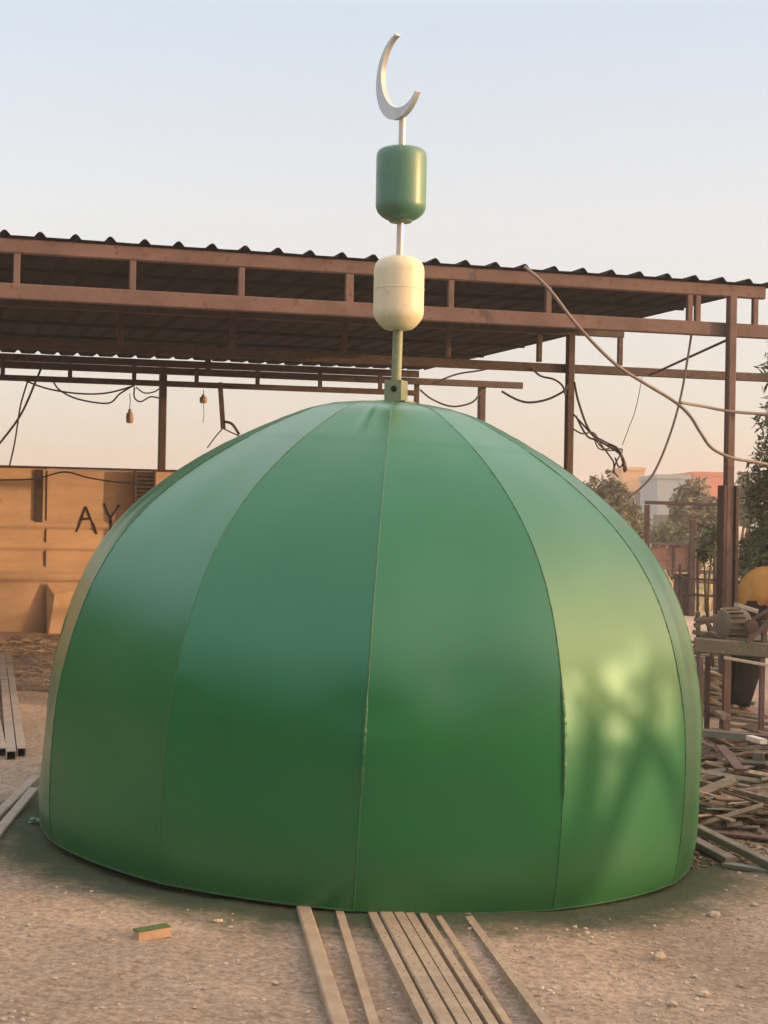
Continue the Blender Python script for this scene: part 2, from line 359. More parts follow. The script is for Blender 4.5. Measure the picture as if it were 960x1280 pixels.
for g in range(12):
    a0, a1 = R(A0 + 30 * g), R(A0 + 30 * (g + 1)); am = (a0 + a1) / 2
    RING = RING0 + 1
    mb = MB(); vs = []
    # each gore is rolled from flat sheet: straight across, only slightly bellied
    for i, (r, z) in enumerate(PP):
        for j in range(NU + 1):
            u = j / NU
            ex, ey = r * math.sin(a0) * (1 - u) + r * math.sin(a1) * u, -(r * math.cos(a0) * (1 - u) + r * math.cos(a1) * u)
            belly = ((.07 + .72 * sstep(.6, 0, z)) if i < RING else .06) * r * (1 - math.cos(R(15))) * 4 * u * (1 - u)
            wob = (math.sin(g * 2.1 + u * 4.3 + z * 2.9) + .6 * math.sin(g * 1.3 - u * 6.1 + z * 6.3) + .4 * math.sin(g + u * 3 + z * 11)) * .0030 * math.sin(math.pi * u) * min(1, r) * sstep(0, .5, z)
            k = belly + wob + (.0022 if i >= RING else 0)
            for gg_, du, dz, rr_, am_ in DENTS:
                if gg_ == g: k -= am_ * math.exp(-(((u - du) * r * .52) ** 2 + (z - dz) ** 2) / rr_ ** 2)
            # small knocks in the sheet
            if g == 9: k -= .020 * math.exp(-((u - .07) ** 2 / .0012 + (z - .86) ** 2 / .0016))
            if g == 11:
                k += .012 * math.exp(-((u - .55 - (2.0 - z) * .3) ** 2 / .004)) * sstep(1.80, 1.86, z) * sstep(2.06, 1.98, z)
                k -= .004 * math.exp(-((u - .08) ** 2 / .002 + (z - .62) ** 2 / .004))
            vs.append(D(ex + math.sin(am) * k, ey - math.cos(am) * k, z))
    fs = [(i * (NU + 1) + j, i * (NU + 1) + j + 1, (i + 1) * (NU + 1) + j + 1, (i + 1) * (NU + 1) + j) for i in range(len(PP) - 1) for j in range(NU)]
    mb.add(vs, fs, True)
    pan = mb.build('gore_panel', M_dome, dome, sharp=70)
    # weld bead along the left edge of the gore
    pts = []; rr = []
    for (r, z) in PP[:-2]:
        for q in range(2):
            pts.append((r, z))
    pts = []
    for i in range(len(PP) - 3):
        for q in range(4):
            t = q / 4; r = PP[i][0] * (1 - t) + PP[i + 1][0] * t; z = PP[i][1] * (1 - t) + PP[i + 1][1] * t
            jit = noise.noise((g * 3.1, z * 14, 1)) * .0013
            pts.append(D(r * math.sin(a0 + jit), -r * math.cos(a0 + jit), z)); 
            b_ = (.0036 if g == 0 else .0026) + .0016 * noise.noise((g * 5, z * 30, 4)) + .003 * max(0, noise.noise((g, z * 80, 7)))
            if g == 0: b_ += .0045 * sstep(.42, .52, z) * sstep(.82, .70, z) * (1 + .6 * noise.noise((2, z * 60, 4)))
            if g == 1: b_ += .0065 * sstep(.42, .50, z) * sstep(.92, .78, z) * (1 + .5 * noise.noise((5, z * 50, 4)))
            rr.append(max(.0015, b_))
    MB().tube(pts, 0, 6, rr).build('weld_seam', M_weld, dome, sharp=180)
rim = MB(); pts = []
for k in range(12):
    for q in range(6):
        t = q / 6; a0, a1 = R(A0 + 30 * k), R(A0 + 30 * k + 30)
        b = .79 * 1.525 * (1 - math.cos(R(15))) * 4 * t * (1 - t); am = (a0 + a1) / 2; rr = 1.520
        pts.append(D(rr * (math.sin(a0) * (1 - t) + math.sin(a1) * t) + b * math.sin(am), -(rr * (math.cos(a0) * (1 - t) + math.cos(a1) * t) + b * math.cos(am)), .004))
pts.append(pts[0]); rim.tube(pts, .004, 8)
M_rim = mat('rim_paint', (.014, .07, .022), .7, .3, 0, (.03, .09, .03), 20)
rim.build('base_rim', M_rim, dome, sharp=180)
# socket box and finial (pole stands plumb)
SX = P(495, 488, 7.37).x; SY = 7.35
zt = P(495, 476, SY).z; zb = D(0, 0, 1.998).z
MS = Matrix.Rotation(R(-22), 3, 'Z')
sb = MB(); sb.box((SX, SY, (zt + zb) / 2), (.085, .085, zt - zb), MS); sb.box((SX, SY, zb + .006), (.15, .15, .008), MS)
sock = sb.build('socket_box', M_polegr, dome)
hb = MB(); hb.lathe([(.015, 0), (.015, .004)], Vector((SX, SY, (zt + zb) / 2 + .012)) + MS @ Vector((.006, -.0425, 0)), 16, MS @ Matrix.Rotation(R(90), 3, 'X'))
ho = hb.build('bolt_hole', M_hole, dome)
def zof(py): return P(500, py, SY).z
cx2, cx3, cx4 = P(498.5, 365, SY).x, P(501.5, 230, SY).x, P(503, 150, SY).x
MB().tube([(SX, SY, zt - .02), (cx2, SY, zof(400))], .024, 16).build('lower_pole', M_polegr, dome)
MB().tube([(cx2, SY, zof(412)), (cx3, SY, zof(230)), (cx4, SY, zof(146))], .0165, 16).build('upper_pole', M_pole, dome)
def tank(cx, y0, y1, prof):
    z1, z0 = zof(y0), zof(y1); h = z1 - z0
    return MB().lathe([(r, z0 + t * h) for r, t in prof], (cx, SY, 0), 48)
def tprof(rs): 
    return [(p.x, p.z) for p in smooth_path([Vector((a, 0, b)) for a, b in rs], 4)]
mb = tank(cx3, 184, 275, [(.018, -.035), (.052, -.03), (.058, 0), (.068, .008), (.090, .045), (.108, .095), (.1165, .145), (.1195, .19), (.12, .22)] + [(.12, .3), (.12, .55), (.1205, .6), (.12, .65), (.12, .86), (.1185, .90), (.113, .94), (.10, .97), (.075, .99), (.02, 1.0)])
mb.build('green_barrel', M_tankg, dome, sharp=28)
mb = tank(cx2, 321, 411, [(.018, -.02), (.045, -.02), (.07, .0), (.092, .06), (.108, .12), (.1165, .17), (.1195, .22), (.12, .25), (.12, .535), (.1215, .54), (.1215, .556), (.12, .56), (.12, .80), (.118, .85), (.112, .90), (.102, .94), (.088, .97), (.06, .985), (.055, 1.0), (.02, 1.005)])
mb.build('cream_barrel', M_cream, dome, sharp=28)
# crescent: flat plate, turned away from the camera
cc = Vector((P(500, 94, SY).x, SY, zof(94))); RO = .207; MY = Matrix.Rotation(R(-60), 3, 'Z')
cp = MB(); N = 48; o_, i_ = [], []
for k in range(N + 1):
    t = k / N; a = R(97 + t * 229); wd = .010 + .056 * math.sin(math.pi * t ** 1.25) ** 1.2
    o_.append(Vector((math.cos(a) * RO, 0, math.sin(a) * RO))); i_.append(Vector((math.cos(a) * (RO - wd), 0, math.sin(a) * (RO - wd))))
vs = []
for h in (-.013, .013):
    vs += [cc + MY @ (q + Vector((0, h, 0))) for q in o_] + [cc + MY @ (q + Vector((0, h, 0))) for q in i_]
n1 = N + 1; fs = []
for k in range(N):
    fs += [(k, k + 1, n1 + k + 1, n1 + k), (2 * n1 + k + 1, 2 * n1 + k, 3 * n1 + k, 3 * n1 + k + 1), (k + 1, k, 2 * n1 + k, 2 * n1 + k + 1), (n1 + k, n1 + k + 1, 3 * n1 + k + 1, 3 * n1 + k)]
fs += [(0, n1, 3 * n1, 2 * n1), (n1 + N, N, 2 * n1 + N, 3 * n1 + N)]
cp.add(vs, fs, True).build('crescent', M_cres, dome, sharp=35)

# ------------------------------------------------------------------ open steel canopy
E = Vector((math.cos(R(17.4)), math.sin(R(17.4)), 0)); NB = Vector((-E.y, E.x, 0)); UP = Vector((0, 0, 1)); LEAN = .0046
FC = P(955, 352, 12.0); FZ = FC.z - .035; FC.z = 0                 # front right corner, on plan
def L(t, d, z): return Vector((FC.x, FC.y, 0)) + E * t + NB * d + UP * (z + LEAN * t)      # t along the front (to the right), d back, z height
def tpx(px, py, d):                                          # t of the photo position on the truss plane d
    h = plane_hit(px, py, L(0, d, 0), NB); return (h - L(0, d, 0)).dot(E)
def hit(px, py, d): return plane_hit(px, py, L(0, d, 0), NB)
DB = 8.36; DM = 3.35; TL = -10.5
can = thing('canopy', (L(-5, 4, 0).x, L(-5, 4, 0).y, 0), 'rusty steel frame canopy with a corrugated sheet roof behind the dome', 'canopy')
# corrugated sheet
rf = MB(); PIT = .232; prof = []
t = TL
while t < .05:
    prof += [(t, 0), (t + .085, 0), (t + .10, .018), (t + .112, .031), (t + .125, .035), (t + .138, .031), (t + .15, .018), (t + .165, 0)]; t += PIT
ds = [-.06, 1.5, 3.0, 4.6, 6.2, 7.4, DB + .08]
vs = []
for hh in (0, .004):
    for d in ds:
        for tt, z in prof:
            sag = .018 * noise.noise((tt * .8, d * .9, 3)) + .006 * noise.noise((tt * 4, d, 1))
            vs.append(L(tt, d, FZ + .004 + z + hh + .06 * d / DB + (sag if d > 0 else sag * .5)))
np_ = len(prof); fs = []
nd = len(ds)
for h in (0, 1):
    for i in range(nd - 1):
        for j in range(np_ - 1):
            a = h * nd * np_ + i * np_ + j; q = (a, a + 1, a + np_ + 1, a + np_)
            fs.append(q if h else q[::-1])
for j in range(np_ - 1):
    fs.append((j, j + 1, nd * np_ + j + 1, nd * np_ + j)); a = (nd - 1) * np_ + j; fs.append((a + 1, a, nd * np_ + a, nd * np_ + a + 1))
for i in range(nd - 1):
    for e in (0, np_ - 1):
        a = i * np_ + e; fs.append((a, a + np_, nd * np_ + a + np_, nd * np_ + a))
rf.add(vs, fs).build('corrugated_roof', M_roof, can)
def beam(a, b, wd, ht, m=M_rust, name='beam'): return MB().bar(a, b, wd, ht).build(name, m, can)
ZT = FZ - .045; ZB = hit(500, 388, 0).z
TR = tpx(955, 352, 0)
beam(L(TL, 0, ZT - .01), L(TR, 0, ZT - .01), .06, .095)
beam(L(TL, 0, ZB), L(1.6, 0, ZB), .06, .105)
for px in (20, 165, 301, 436, 563, 685, 862, 872, 944):
    t = tpx(px, 370, 0)
    wdt = .045 if px != 436 else .06
    MB().bar(L(t, 0, ZB + .053), L(t, 0, ZT - .058), wdt, .04, up=NB).build('strut', M_rust, can)
for t in (-7.4, -8.6): MB().bar(L(t, 0, ZB + .053), L(t, 0, ZT - .058), .045, .04, up=NB).build('strut', M_rust, can)
# middle truss
zm = hit(712, 459, DM).z
beam(L(TL, DM, FZ + .005), L(tpx(779, 422, DM), DM, FZ + .005), .05, .07, M_rustd)
beam(L(TL, DM, zm), L(3.4, DM, zm - .02), .05, .085, M_rustd)
for px in (775, 674, 560, 430, 290, 150):
    t = tpx(px, 440, DM); MB().bar(L(t, DM, zm + .04), L(t, DM, FZ - .03), .05, .04, up=NB).build('strut', M_rustd, can)
# back truss
zA, zB = hit(300, 465, DB).z, hit(300, 482, DB).z; ZBK = FZ + .06
beam(L(TL, DB, ZBK - .055), L(.0, DB, ZBK - .055), .06, .085, M_rustd)
beam(L(TL, DB + .09, zA), L(tpx(656, 486, DB), DB + .09, zA - .01), .06, .085, M_rustd)
beam(L(TL, DB, zB), L(tpx(521, 490, DB), DB, zB), .05, .07, M_rustd)
for px in (3, 87, 167, 245, 321, 399, 474):
    t = tpx(px, 465, DB); MB().bar(L(t, DB - .05, zB + .03), L(t, DB - .05, ZBK - .10), .05, .035, up=NB).build('strut', M_rustd, can)
# purlins and cross beams under the sheet
for d in (1.2, 2.3, 4.7, 5.9, 7.1):
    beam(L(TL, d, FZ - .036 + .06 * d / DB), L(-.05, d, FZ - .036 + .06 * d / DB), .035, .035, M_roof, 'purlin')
# posts
def post(px, py, d, top, m=M_rust, wd=.075, dz=-.1):
    t = tpx(px, py, d); p = L(t, d, 0)
    return MB().bar((p.x, p.y, ground_z(p.x, p.y) + dz), (p.x, p.y, top), wd, wd, up=NB).build('post', m, can), p
post(712, 500, DM - .055, FZ - .03, M_rustd, .075)
post(203, 520, DB + .16, ZBK - .1, M_rustd, .09)
post(602, 500, DB + .17, ZBK - .12, M_rustd, .09)
post(521, 480, DB + .16, ZBK - .12, M_rustd, .06)
o, pf = post(913, 480, -.06, ZT - .06, M_rust, .066)
# heavy column doubled onto the foot of the front post
hb = MB(); top = P(912, 607, pf.y).z; g0 = P(912, 792, pf.y).z
for sgn in (-1, 1):
    c = pf + E * (.053 * sgn); hb.bar((c.x, c.y, g0), (c.x, c.y, top), .028, .10, up=NB)
c = pf + NB * .05; hb.bar((c.x, c.y, g0), (c.x, c.y, top - .004), .075, .03, up=NB)
hb.build('column_sleeve', M_rustd, can)
post(1010, 480, -.02, ZB, M_rust, .07)
# brace rod on the right
MB().tube([P(812, 469, 14.6), P(911, 424, 12.1)], .011, 8).build('brace_rod', M_rustd, can)
# small hanging plate near the back truss
MB().bar(hit(260, 438, DB - .12), hit(260, 468, DB - .12), .075, .01, up=NB).build('hanger_plate', M_rustd, can)

# ------------------------------------------------------------------ sheet metal wall on the left
W0 = P(0, 585, 17.2); W0.z = 0
def wp(px, py, off=0.0): return plane_hit(px, py, W0, NB) - NB * off
def wl(s, z, off=0): return W0 + E * s + UP * z - NB * off
ztop = wp(60, 585).z; s0, s1 = -4.0, (wp(330, 600) - W0).dot(E); sj = (wp(57, 700) - W0).dot(E); gz = .02
wall = thing('sheet_metal_wall', (W0.x, W0.y, .1), 'weathered orange sheet metal yard wall daubed with dark letters left of the dome', 'wall')
def wall_off(s_, z):
    k = .010 * noise.noise((s_ * 1.3, z * 1.8, 5))
    for zr in shadow_ribs: k += .030 * math.exp(-((z - zr) / .04) ** 4)
    return k
def sheet(sa, sb, za, zb_):
    n = 26; m = 110; vs = []
    for j in range(m + 1):
        z = za + (zb_ - za) * j / m
        for i in range(n + 1):
            s_ = sa + (sb - sa) * i / n
            vs.append(wl(s_, z, wall_off(s_, z)))
    mb = MB(); mb.add(vs, [(j * (n + 1) + i, j * (n + 1) + i + 1, (j + 1) * (n + 1) + i + 1, (j + 1) * (n + 1) + i) for j in range(m) for i in range(n)], True)
    return mb
shadow_ribs = [wp(60, y).z for y in (656, 683, 713, 722)]  # raised bands shaped to stand in for beam shadows across the sheet
zfl = wp(60, 726).z
sheet(s0, sj, gz, ztop).build('sheet_panel', M_wall, wall, sharp=60)
sheet(sj, s1, zfl, ztop - .01).build('sheet_panel', M_wall, wall, sharp=60)
sheet(sj, s1, gz, zfl).build('sheet_panel', M_wall, wall, sharp=60)
MB().bar(wl(sj, zfl, .0), wl(sj, ztop - .03, .0), .007, .028, up=NB).build('joint', M_rustd, wall)
# torn lower corner bent outward
fl = MB(); a, b_, c_ = wl(sj + .01, zfl - .02, .03), wl(sj + .36, zfl - .10, .03), wl(sj + .36, gz, .03)
e_ = wl(sj + .02, gz + .01, .16); m_ = wl(sj + .10, zfl - .16, .09)
fl.add([a, b_, c_, e_, m_], [(0, 4, 1), (4, 2, 1), (4, 3, 2), (0, 3, 4)]); fl.build('bent_corner', M_wallin, wall)
MB().bar(wl(s0, ztop + .012, .0), wl(s1, ztop + .002, .0), .05, .025).build('top_rail', M_rustd, wall)
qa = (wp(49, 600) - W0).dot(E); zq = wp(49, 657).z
MB().bar(wl(qa, zq, .022), wl(qa, ztop - .02, .022), .085, .012, up=NB).build('strut_shadow_strip', M_rustd, wall)  # dark strip put in place of a strut's shadow on the wall
for px in (180, -70):
    s_ = (wp(px, 600) - W0).dot(E); MB().bar(wl(s_, gz - .1, -.05), wl(s_, ztop - .01, -.05), .07, .07, up=NB).build('wall_post', M_rustd, wall)
lt = MB()
def stroke(p, wd=.032):
    q = []
    for k in range(len(p) - 1):
        for j in range(40):
            h = wp(p[k][0] + (p[k + 1][0] - p[k][0]) * j / 40, p[k][1] + (p[k + 1][1] - p[k][1]) * j / 40); q.append(h)
    q.append(wp(*p[-1]))
    q = [h - NB * (wall_off((h - W0).dot(E), h.z) + .007) for h in q]
    n = len(q); vs = []
    for k in range(n):
        d = (q[min(k + 1, n - 1)] - q[max(k - 1, 0)]).normalized(); x = d.cross(NB).normalized() * wd * .5 * (.75 + .5 * noise.noise((q[k].x * 9, q[k].z * 9, 1)))
        vs += [q[k] - x, q[k] + x]
    lt.add(vs, [(2 * k, 2 * k + 1, 2 * k + 3, 2 * k + 2) for k in range(n - 1)])
for st in (((107, 633), (101, 650), (95, 665)), ((107, 633), (113, 648), (121, 668)), ((101, 649), (114, 648)),
           ((130, 629), (134, 641), (138, 647)), ((149, 631), (143, 640), (138, 647)), ((138, 647), (138, 658), (137, 668))):
    stroke(st)
lt.build('painted_letters', M_ink, wall)
# louvred grille leaning by the wall post
gr = MB(); base = wp(178, 640, .12)
for k in range(9):
    z = wp(178, 594 + k * 5, .12).z; gr.box((base.x, base.y, z), (.20, .03, .024), Matrix.Rotation(R(17), 3, 'Z'))
zt_, zl_ = wp(178, 588, .12).z, ground_z(base.x, base.y)
for sgn in (-1, 1):
    q = base + E * .11 * sgn; gr.bar((q.x, q.y, zl_), (q.x, q.y, zt_), .03, .04, up=NB)
gr.bar(Vector((base.x, base.y, zt_)) - E * .12, Vector((base.x, base.y, zt_)) + E * .12, .04, .02)
gr.bar(Vector((base.x, base.y, zl_)) + NB * .03, Vector((base.x, base.y, zt_ - .02)) + NB * .03, .2, .008, up=NB)  # backing plate added so the slats cast one solid shadow
tag(gr.build('louvre_grille', M_rustd, base=(base.x, base.y, zl_)), 'dark rusty slatted grille standing against the orange wall', 'grille')

# ------------------------------------------------------------------ cables, wires, lamps under the canopy
def cable(name, pts, r, m, label, cat, group=None, k=6):
    q = smooth_path(pts, k); o = MB().tube(q, r, 8).build(name, m, base=q[-1], sharp=180); return tag(o, label, cat, group)
cable('cable', [P(x, y, z) for x, y, z in ((655, 333, 11.2), (672, 347, 11.2), (692, 368, 11.2), (722, 407, 11.25), (768, 454, 11.3), (806, 479, 11.4), (842, 501, 11.5), (862, 519, 11.5), (876, 541, 11.5), (890, 560, 11.55), (914, 572, 11.6), (942, 577, 11.7), (985, 581, 11.9), (1060, 560, 12.3))],
      .0125, M_wireg, 'thick grey cable drooping from the canopy edge past the right post', 'cable')
cable('cord', [P(x, y, 11.9) for x, y in ((866, 406), (861, 440), (851, 496), (837, 545), (819, 588), (803, 608), (786, 622))], .009, M_wireg,
      'single brown cord hanging from the canopy bottom beam in a long curve', 'cord')
cable('wire', [P(850, 503, 11.5), P(880, 508, 11.7), P(920, 515, 11.78), P(1000, 520, 11.9)], .012, M_wireg, 'straight brown line running sideways behind the right post', 'wire')
cable('wire', [P(803, 470, 14.9), P(795, 510, 14.9), P(786, 535, 14.9), P(778, 556, 15)], .004, M_wireg, 'thin faint wire dropping from the middle beam to the cable tangle', 'wire')
for pts, r in (([(718, 478), (724, 505), (738, 540), (757, 553), (774, 563), (781, 590)], .012), ([(717, 518), (730, 532), (745, 548), (764, 560), (776, 566), (781, 585)], .009),
               ([(716, 536), (728, 542), (742, 541), (752, 556), (762, 570), (767, 578), (768, 590), (773, 596)], .008), ([(742, 543), (748, 560), (764, 563), (778, 562), (770, 578), (766, 592)], .007),
               ([(745, 550), (755, 561), (768, 560), (780, 574), (774, 584), (769, 572)], .008), ([(720, 520), (734, 545), (750, 551), (768, 562), (779, 573), (783, 588)], .010)):
    cable('wire', [P(x, y, 14.7 + random.uniform(-.08, .08)) for x, y in pts], r, M_wire, 'dark wire looping in the tangle right of the middle post', 'wire', 'wires tangled by the middle post')
cable('wire', [P(x, y, 15) for x, y in ((627, 489), (645, 499), (662, 503), (685, 499), (706, 488), (709, 480))], .011, M_wire, 'dark wire sagging into the left side of the middle post', 'wire')
cable('wire', [P(x, y, 15) for x, y in ((664, 460), (676, 470), (692, 474), (703, 482), (707, 494))], .010, M_wire, 'short dark wire curling down from the middle beam', 'wire')
cable('wire', [P(x, y, 19.8) for x, y in ((525, 487), (540, 499), (565, 508), (590, 503), (601, 490))], .012, M_wire, 'dark wire sagging between the two back posts above the dome', 'wire')
cable('wire', [P(x, y, 19.8) for x, y in ((540, 480), (570, 468), (600, 463), (622, 458))], .012, M_wire, 'dark wire rising under the back corner of the roof', 'wire')
WP = 18.2
cable('wire', [P(x, y, WP) for x, y in ((27, 474), (60, 486), (100, 492), (135, 491), (168, 482))], .010, M_wire, 'shallow dark wire slung under the back beam at left', 'wire')
cable('wire', [P(x, y, WP) for x, y in ((66, 476), (75, 488), (98, 499), (135, 504), (150, 492), (170, 480))], .010, M_wire, 'deeper dark wire slung under the back beam at left', 'wire')
cable('wire', [P(x, y, WP) for x, y in ((168, 484), (168, 497), (176, 502), (188, 496), (200, 498))], .009, M_wire, 'dark looped wire hooked toward the left back post', 'wire')
cable('wire', [P(x, y, WP) for x, y in ((170, 484), (180, 491), (192, 490), (200, 485))], .008, M_wire, 'short dark wire arching into the left back post', 'wire')
cable('rope', [P(x, y, 16.2) for x, y in ((53, 456), (44, 478), (25, 520), (-5, 560))], .012, M_wire, 'thick dark line slanting down at the far left under the canopy', 'rope')
cable('rope', [P(x, y, 16.2) for x, y in ((34, 478), (26, 505), (22, 530), (18, 555), (12, 582))], .009, M_wire, 'thin dark line dangling beside the thick slanting one at far left', 'rope')
cable('wire', [P(x, y, 17.0) for x, y in ((-20, 600), (40, 599), (80, 590), (110, 597), (150, 603), (185, 603))], .009, M_wire, 'dark wire trailing along the top of the orange wall', 'wire')
def lamp(px, y0, y1, y2, label, tail=None):
    a, b, c = P(px, y0, WP), P(px, y1, WP), P(px, y2, WP); h = b.z - c.z
    t = thing('hanging_lamp', c, label, 'lamp', 'bare lamp holders hanging under the canopy')
    MB().tube([a, (b + a) / 2 + Vector((.008, 0, 0)), b], .005, 6).build('flex', M_wire, t)
    MB().lathe([(.012, h), (.02, h * .95), (.022, h * .75), (.04, h * .68), (.045, h * .4), (.042, h * .1), (.03, 0)], c, 16).build('lamp_holder', M_bulb, t)
    if tail: MB().tube([P(px, y2, WP), P(px + 1, y2 + 14, WP), P(px, tail, WP)], .004, 6).build('pull_cord', M_wire, t)
lamp(162, 492, 511, 529, 'bare pinkish lamp holder on a long flex left of the back post')
lamp(254, 487, 493, 504, 'bare lamp holder with dangling pull cord right of the back post', 528)
hk = thing('hanging_bracket', P(281, 536, WP), 'dark steel arm with wire loop hanging over the left shoulder of the dome', 'bracket')
MB().bar(P(275, 478, WP), P(279, 536, WP), .055, .03, up=NB).build('arm', M_rustd, hk)
MB().tube(smooth_path([P(280, 527, WP), P(290, 530, WP), P(299, 543, WP)]), .016, 8).build('hook', M_rustd, hk)
MB().tube(smooth_path([P(278, 536, WP), P(270, 545, WP), P(259, 560, WP)]), .008, 6).build('wire_tie', M_wire, hk)
MB().tube(smooth_path([P(278, 535, WP), P(288, 540, WP), P(299, 545, WP)]), .008, 6).build('wire_tie', M_wire, hk)

# ------------------------------------------------------------------ steel lengths on the ground
def ends(p, q, h, ext0=0, ext1=0):
    a, b = G(*p), G(*q); d = (b - a).normalized(); a = a - d * ext0; b = b + d * ext1
    a.z = ground_z(a.x, a.y) + (h / 2 - .004 if ext0 == 0 else .002 - h / 2); b.z = ground_z(b.x, b.y) + h / 2 - .006; return a, b
FR = [((381, 1143), (422, 1280), .052, .045, M_steelr, 'broad steel length, leftmost of those running out from under the dome'),
      ((425, 1143), (465, 1280), .030, .030, M_steelr, 'narrow steel length lying alone second from the left under the dome'),
      ((466, 1143), (529, 1280), .032, .040, M_steel, 'dusty steel length on the left edge of the close bundle under the dome'),
      ((483, 1143), (551, 1280), .050, .040, M_steel, None), ((499, 1143), (571, 1280), .036, .040, M_steel, None), ((512, 1143), (588, 1280), .032, .036, M_steel, None),
      ((529, 1143), (607, 1280), .030, .040, M_steel, 'dusty steel length on the right edge of the close bundle under the dome'),
      ((548, 1143), (630, 1280), .026, .020, M_steelr, 'thin low steel strip just right of the close bundle under the dome'),
      ((589, 1150), (675, 1280), .030, .040, M_steel, 'dusty steel length, rightmost of those running out from under the dome')]
for p, q, wd, h, m, lab in FR:
    a, b = ends(p, q, h, .5, .9); mb = MB()
    if wd > .045 or h < .03: mb.bar(a, b, wd, h)
    else: mb.tubebar(a, b, wd, h)
    tag(mb.build('steel_length', m, base=(a + b) / 2), lab or 'dusty steel length packed in the middle of the close bundle under the dome', 'steel bar', 'steel lengths running out from under the dome')
for (p, q, wd, lab) in (((2, 946), (-22, 822), .055, 'grey box tube, leftmost of the row lying on dirt below the orange wall'),
                        ((14, 950), (2, 822), .055, 'grey box tube in the middle of the row lying on dirt below the orange wall'),
                        ((27, 946), (10, 822), .05, 'grey box tube with open dark end, rightmost of the row below the orange wall')):
    a, b = ends(p, q, .055); tag(MB().tubebar(a, b, wd, .055, .005).build('box_tube', M_tube, base=(a + b) / 2), lab, 'steel tube', 'grey box tubes on the ground at left')
for (p, q, lab) in (((44, 978), (-40, 1062), 'upper of two grey steel lengths angled on dirt at left of the dome'), ((42, 993), (-40, 1094), 'lower of two grey steel lengths angled on dirt at left of the dome')):
    a, b = ends(p, q, .04); tag(MB().bar(a, b, .05, .04).build('steel_length', M_tube, base=(a + b) / 2), lab, 'steel bar', 'grey steel lengths angled at left')
a, b = ends((20, 862), (70, 864), .05); tag(MB().bar(a, b, .12, .03).build('plank', M_wood, base=(a + b) / 2), 'dark flat strip lying on the dirt behind the left side of the dome', 'plank')  # low dark bar laid flat on the dirt

tw = MB(); rg = random.Random(8)
for i in range(230):
    c = G(rg.uniform(-20, 75), rg.uniform(798, 862)); l = rg.uniform(.08, .4); a = rg.uniform(0, 6.3)
    d = Vector((math.cos(a), math.sin(a), rg.uniform(-.1, .25))) * l; tw.tube([c + UP * .01 - d * .5, c + UP * .03 + Vector((rg.gauss(0, .02), rg.gauss(0, .02), 0)), c + UP * .012 + d * .5], rg.uniform(.003, .007), 4)
tag(tw.build('dry_twigs', M_twig), 'dry brown twigs and straw littering the foot of the orange wall', 'twigs', kind='stuff')

# small block with green overspray
c = G(190, 1172); Mz = Matrix.Rotation(R(38), 3, 'Z')
blk = thing('offcut_block', c, 'small tan block with green oversprayed top lying on dirt in front of the dome', 'block')
mb = MB(); mb.box(c + UP * .016, (.125, .04, .032), Mz); mb.build('block_body', M_block, blk)
mb = MB(); mb.box(c + UP * .035, (.127, .042, .006), Mz); mb.build('green_face', M_block_t, blk)
# lump at the left foot
mb = MB(); c = G(44, 1030)
for k in range(3): stone(mb, c + Vector((random.uniform(-.015, .02), 0, .012 + k * .006)), .022)
tag(mb.build('paint_lump', M_rag, base=c), 'small pale green lump lying at the left foot of the dome', 'lump')
for (x, y, r, lab) in ((893, 1146, .028, 'pale pebble right of the dome near the dark bars'), (824, 1199, .030, 'largest pale stone on the dirt at lower right'), (878, 1245, .026, 'pale tan stone near the bottom right of the yard'),
                  (868, 1222, .016, 'small grey stone on dirt just above the pale tan one'), (943, 1132, .018, 'pale pebble at the right edge below the dark bars'), (841, 1257, .022, 'flat grey stone near the bottom edge right of the bars'),
                  (714, 1262, .013, 'tiny pale stone near the end of the rightmost bar'), (344, 1230, .015, 'white chip of stone left of the steel lengths'), (272, 1153, .02, 'pale flat chip in front of the dome left of the bars'), (243, 1260, .012, 'small dark stone on the dirt at lower left'),
                  (925, 1233, .014, 'small flat stone at lower right edge'), (718, 1160, .014, 'pale pebble close under the front rim of the dome')):
    c = G(x, y); mb = MB(); stone(mb, c + UP * r * .3, r); tag(mb.build('stone', M_stone, base=c), lab, 'stone', 'loose stones on the yard')

# ------------------------------------------------------------------ scrap heap on the right
def piece(c, ln, wd, th, yaw, pitch=0, roll_=0):
    mb = MB(); Mx = Matrix.Rotation(yaw, 3, 'Z') @ Matrix.Rotation(pitch, 3, 'Y') @ Matrix.Rotation(roll_, 3, 'X')
    mb.bar(Mx @ Vector((-ln / 2, 0, 0)) + c, Mx @ Vector((ln / 2, 0, 0)) + c, wd, th, up=Mx @ UP); return mb
KIND = [(M_wood, 'wood_offcut', 'brown wooden offcut in the scrap heap right of the dome', 'offcut', 'brown wooden offcuts in the scrap heap', .5),
        (M_woodp, 'wood_offcut', 'pale wooden offcut in the scrap heap right of the dome', 'offcut', 'pale wooden offcuts in the scrap heap', .22),
        (M_offm, 'metal_offcut', 'grey metal offcut in the scrap heap right of the dome', 'offcut', 'grey metal offcuts in the scrap heap', .18),
        (M_offg, 'metal_offcut', 'green grey metal offcut in the scrap heap right of the dome', 'offcut', 'green grey metal offcuts in the scrap heap', .1)]
rnd = random.Random(21)
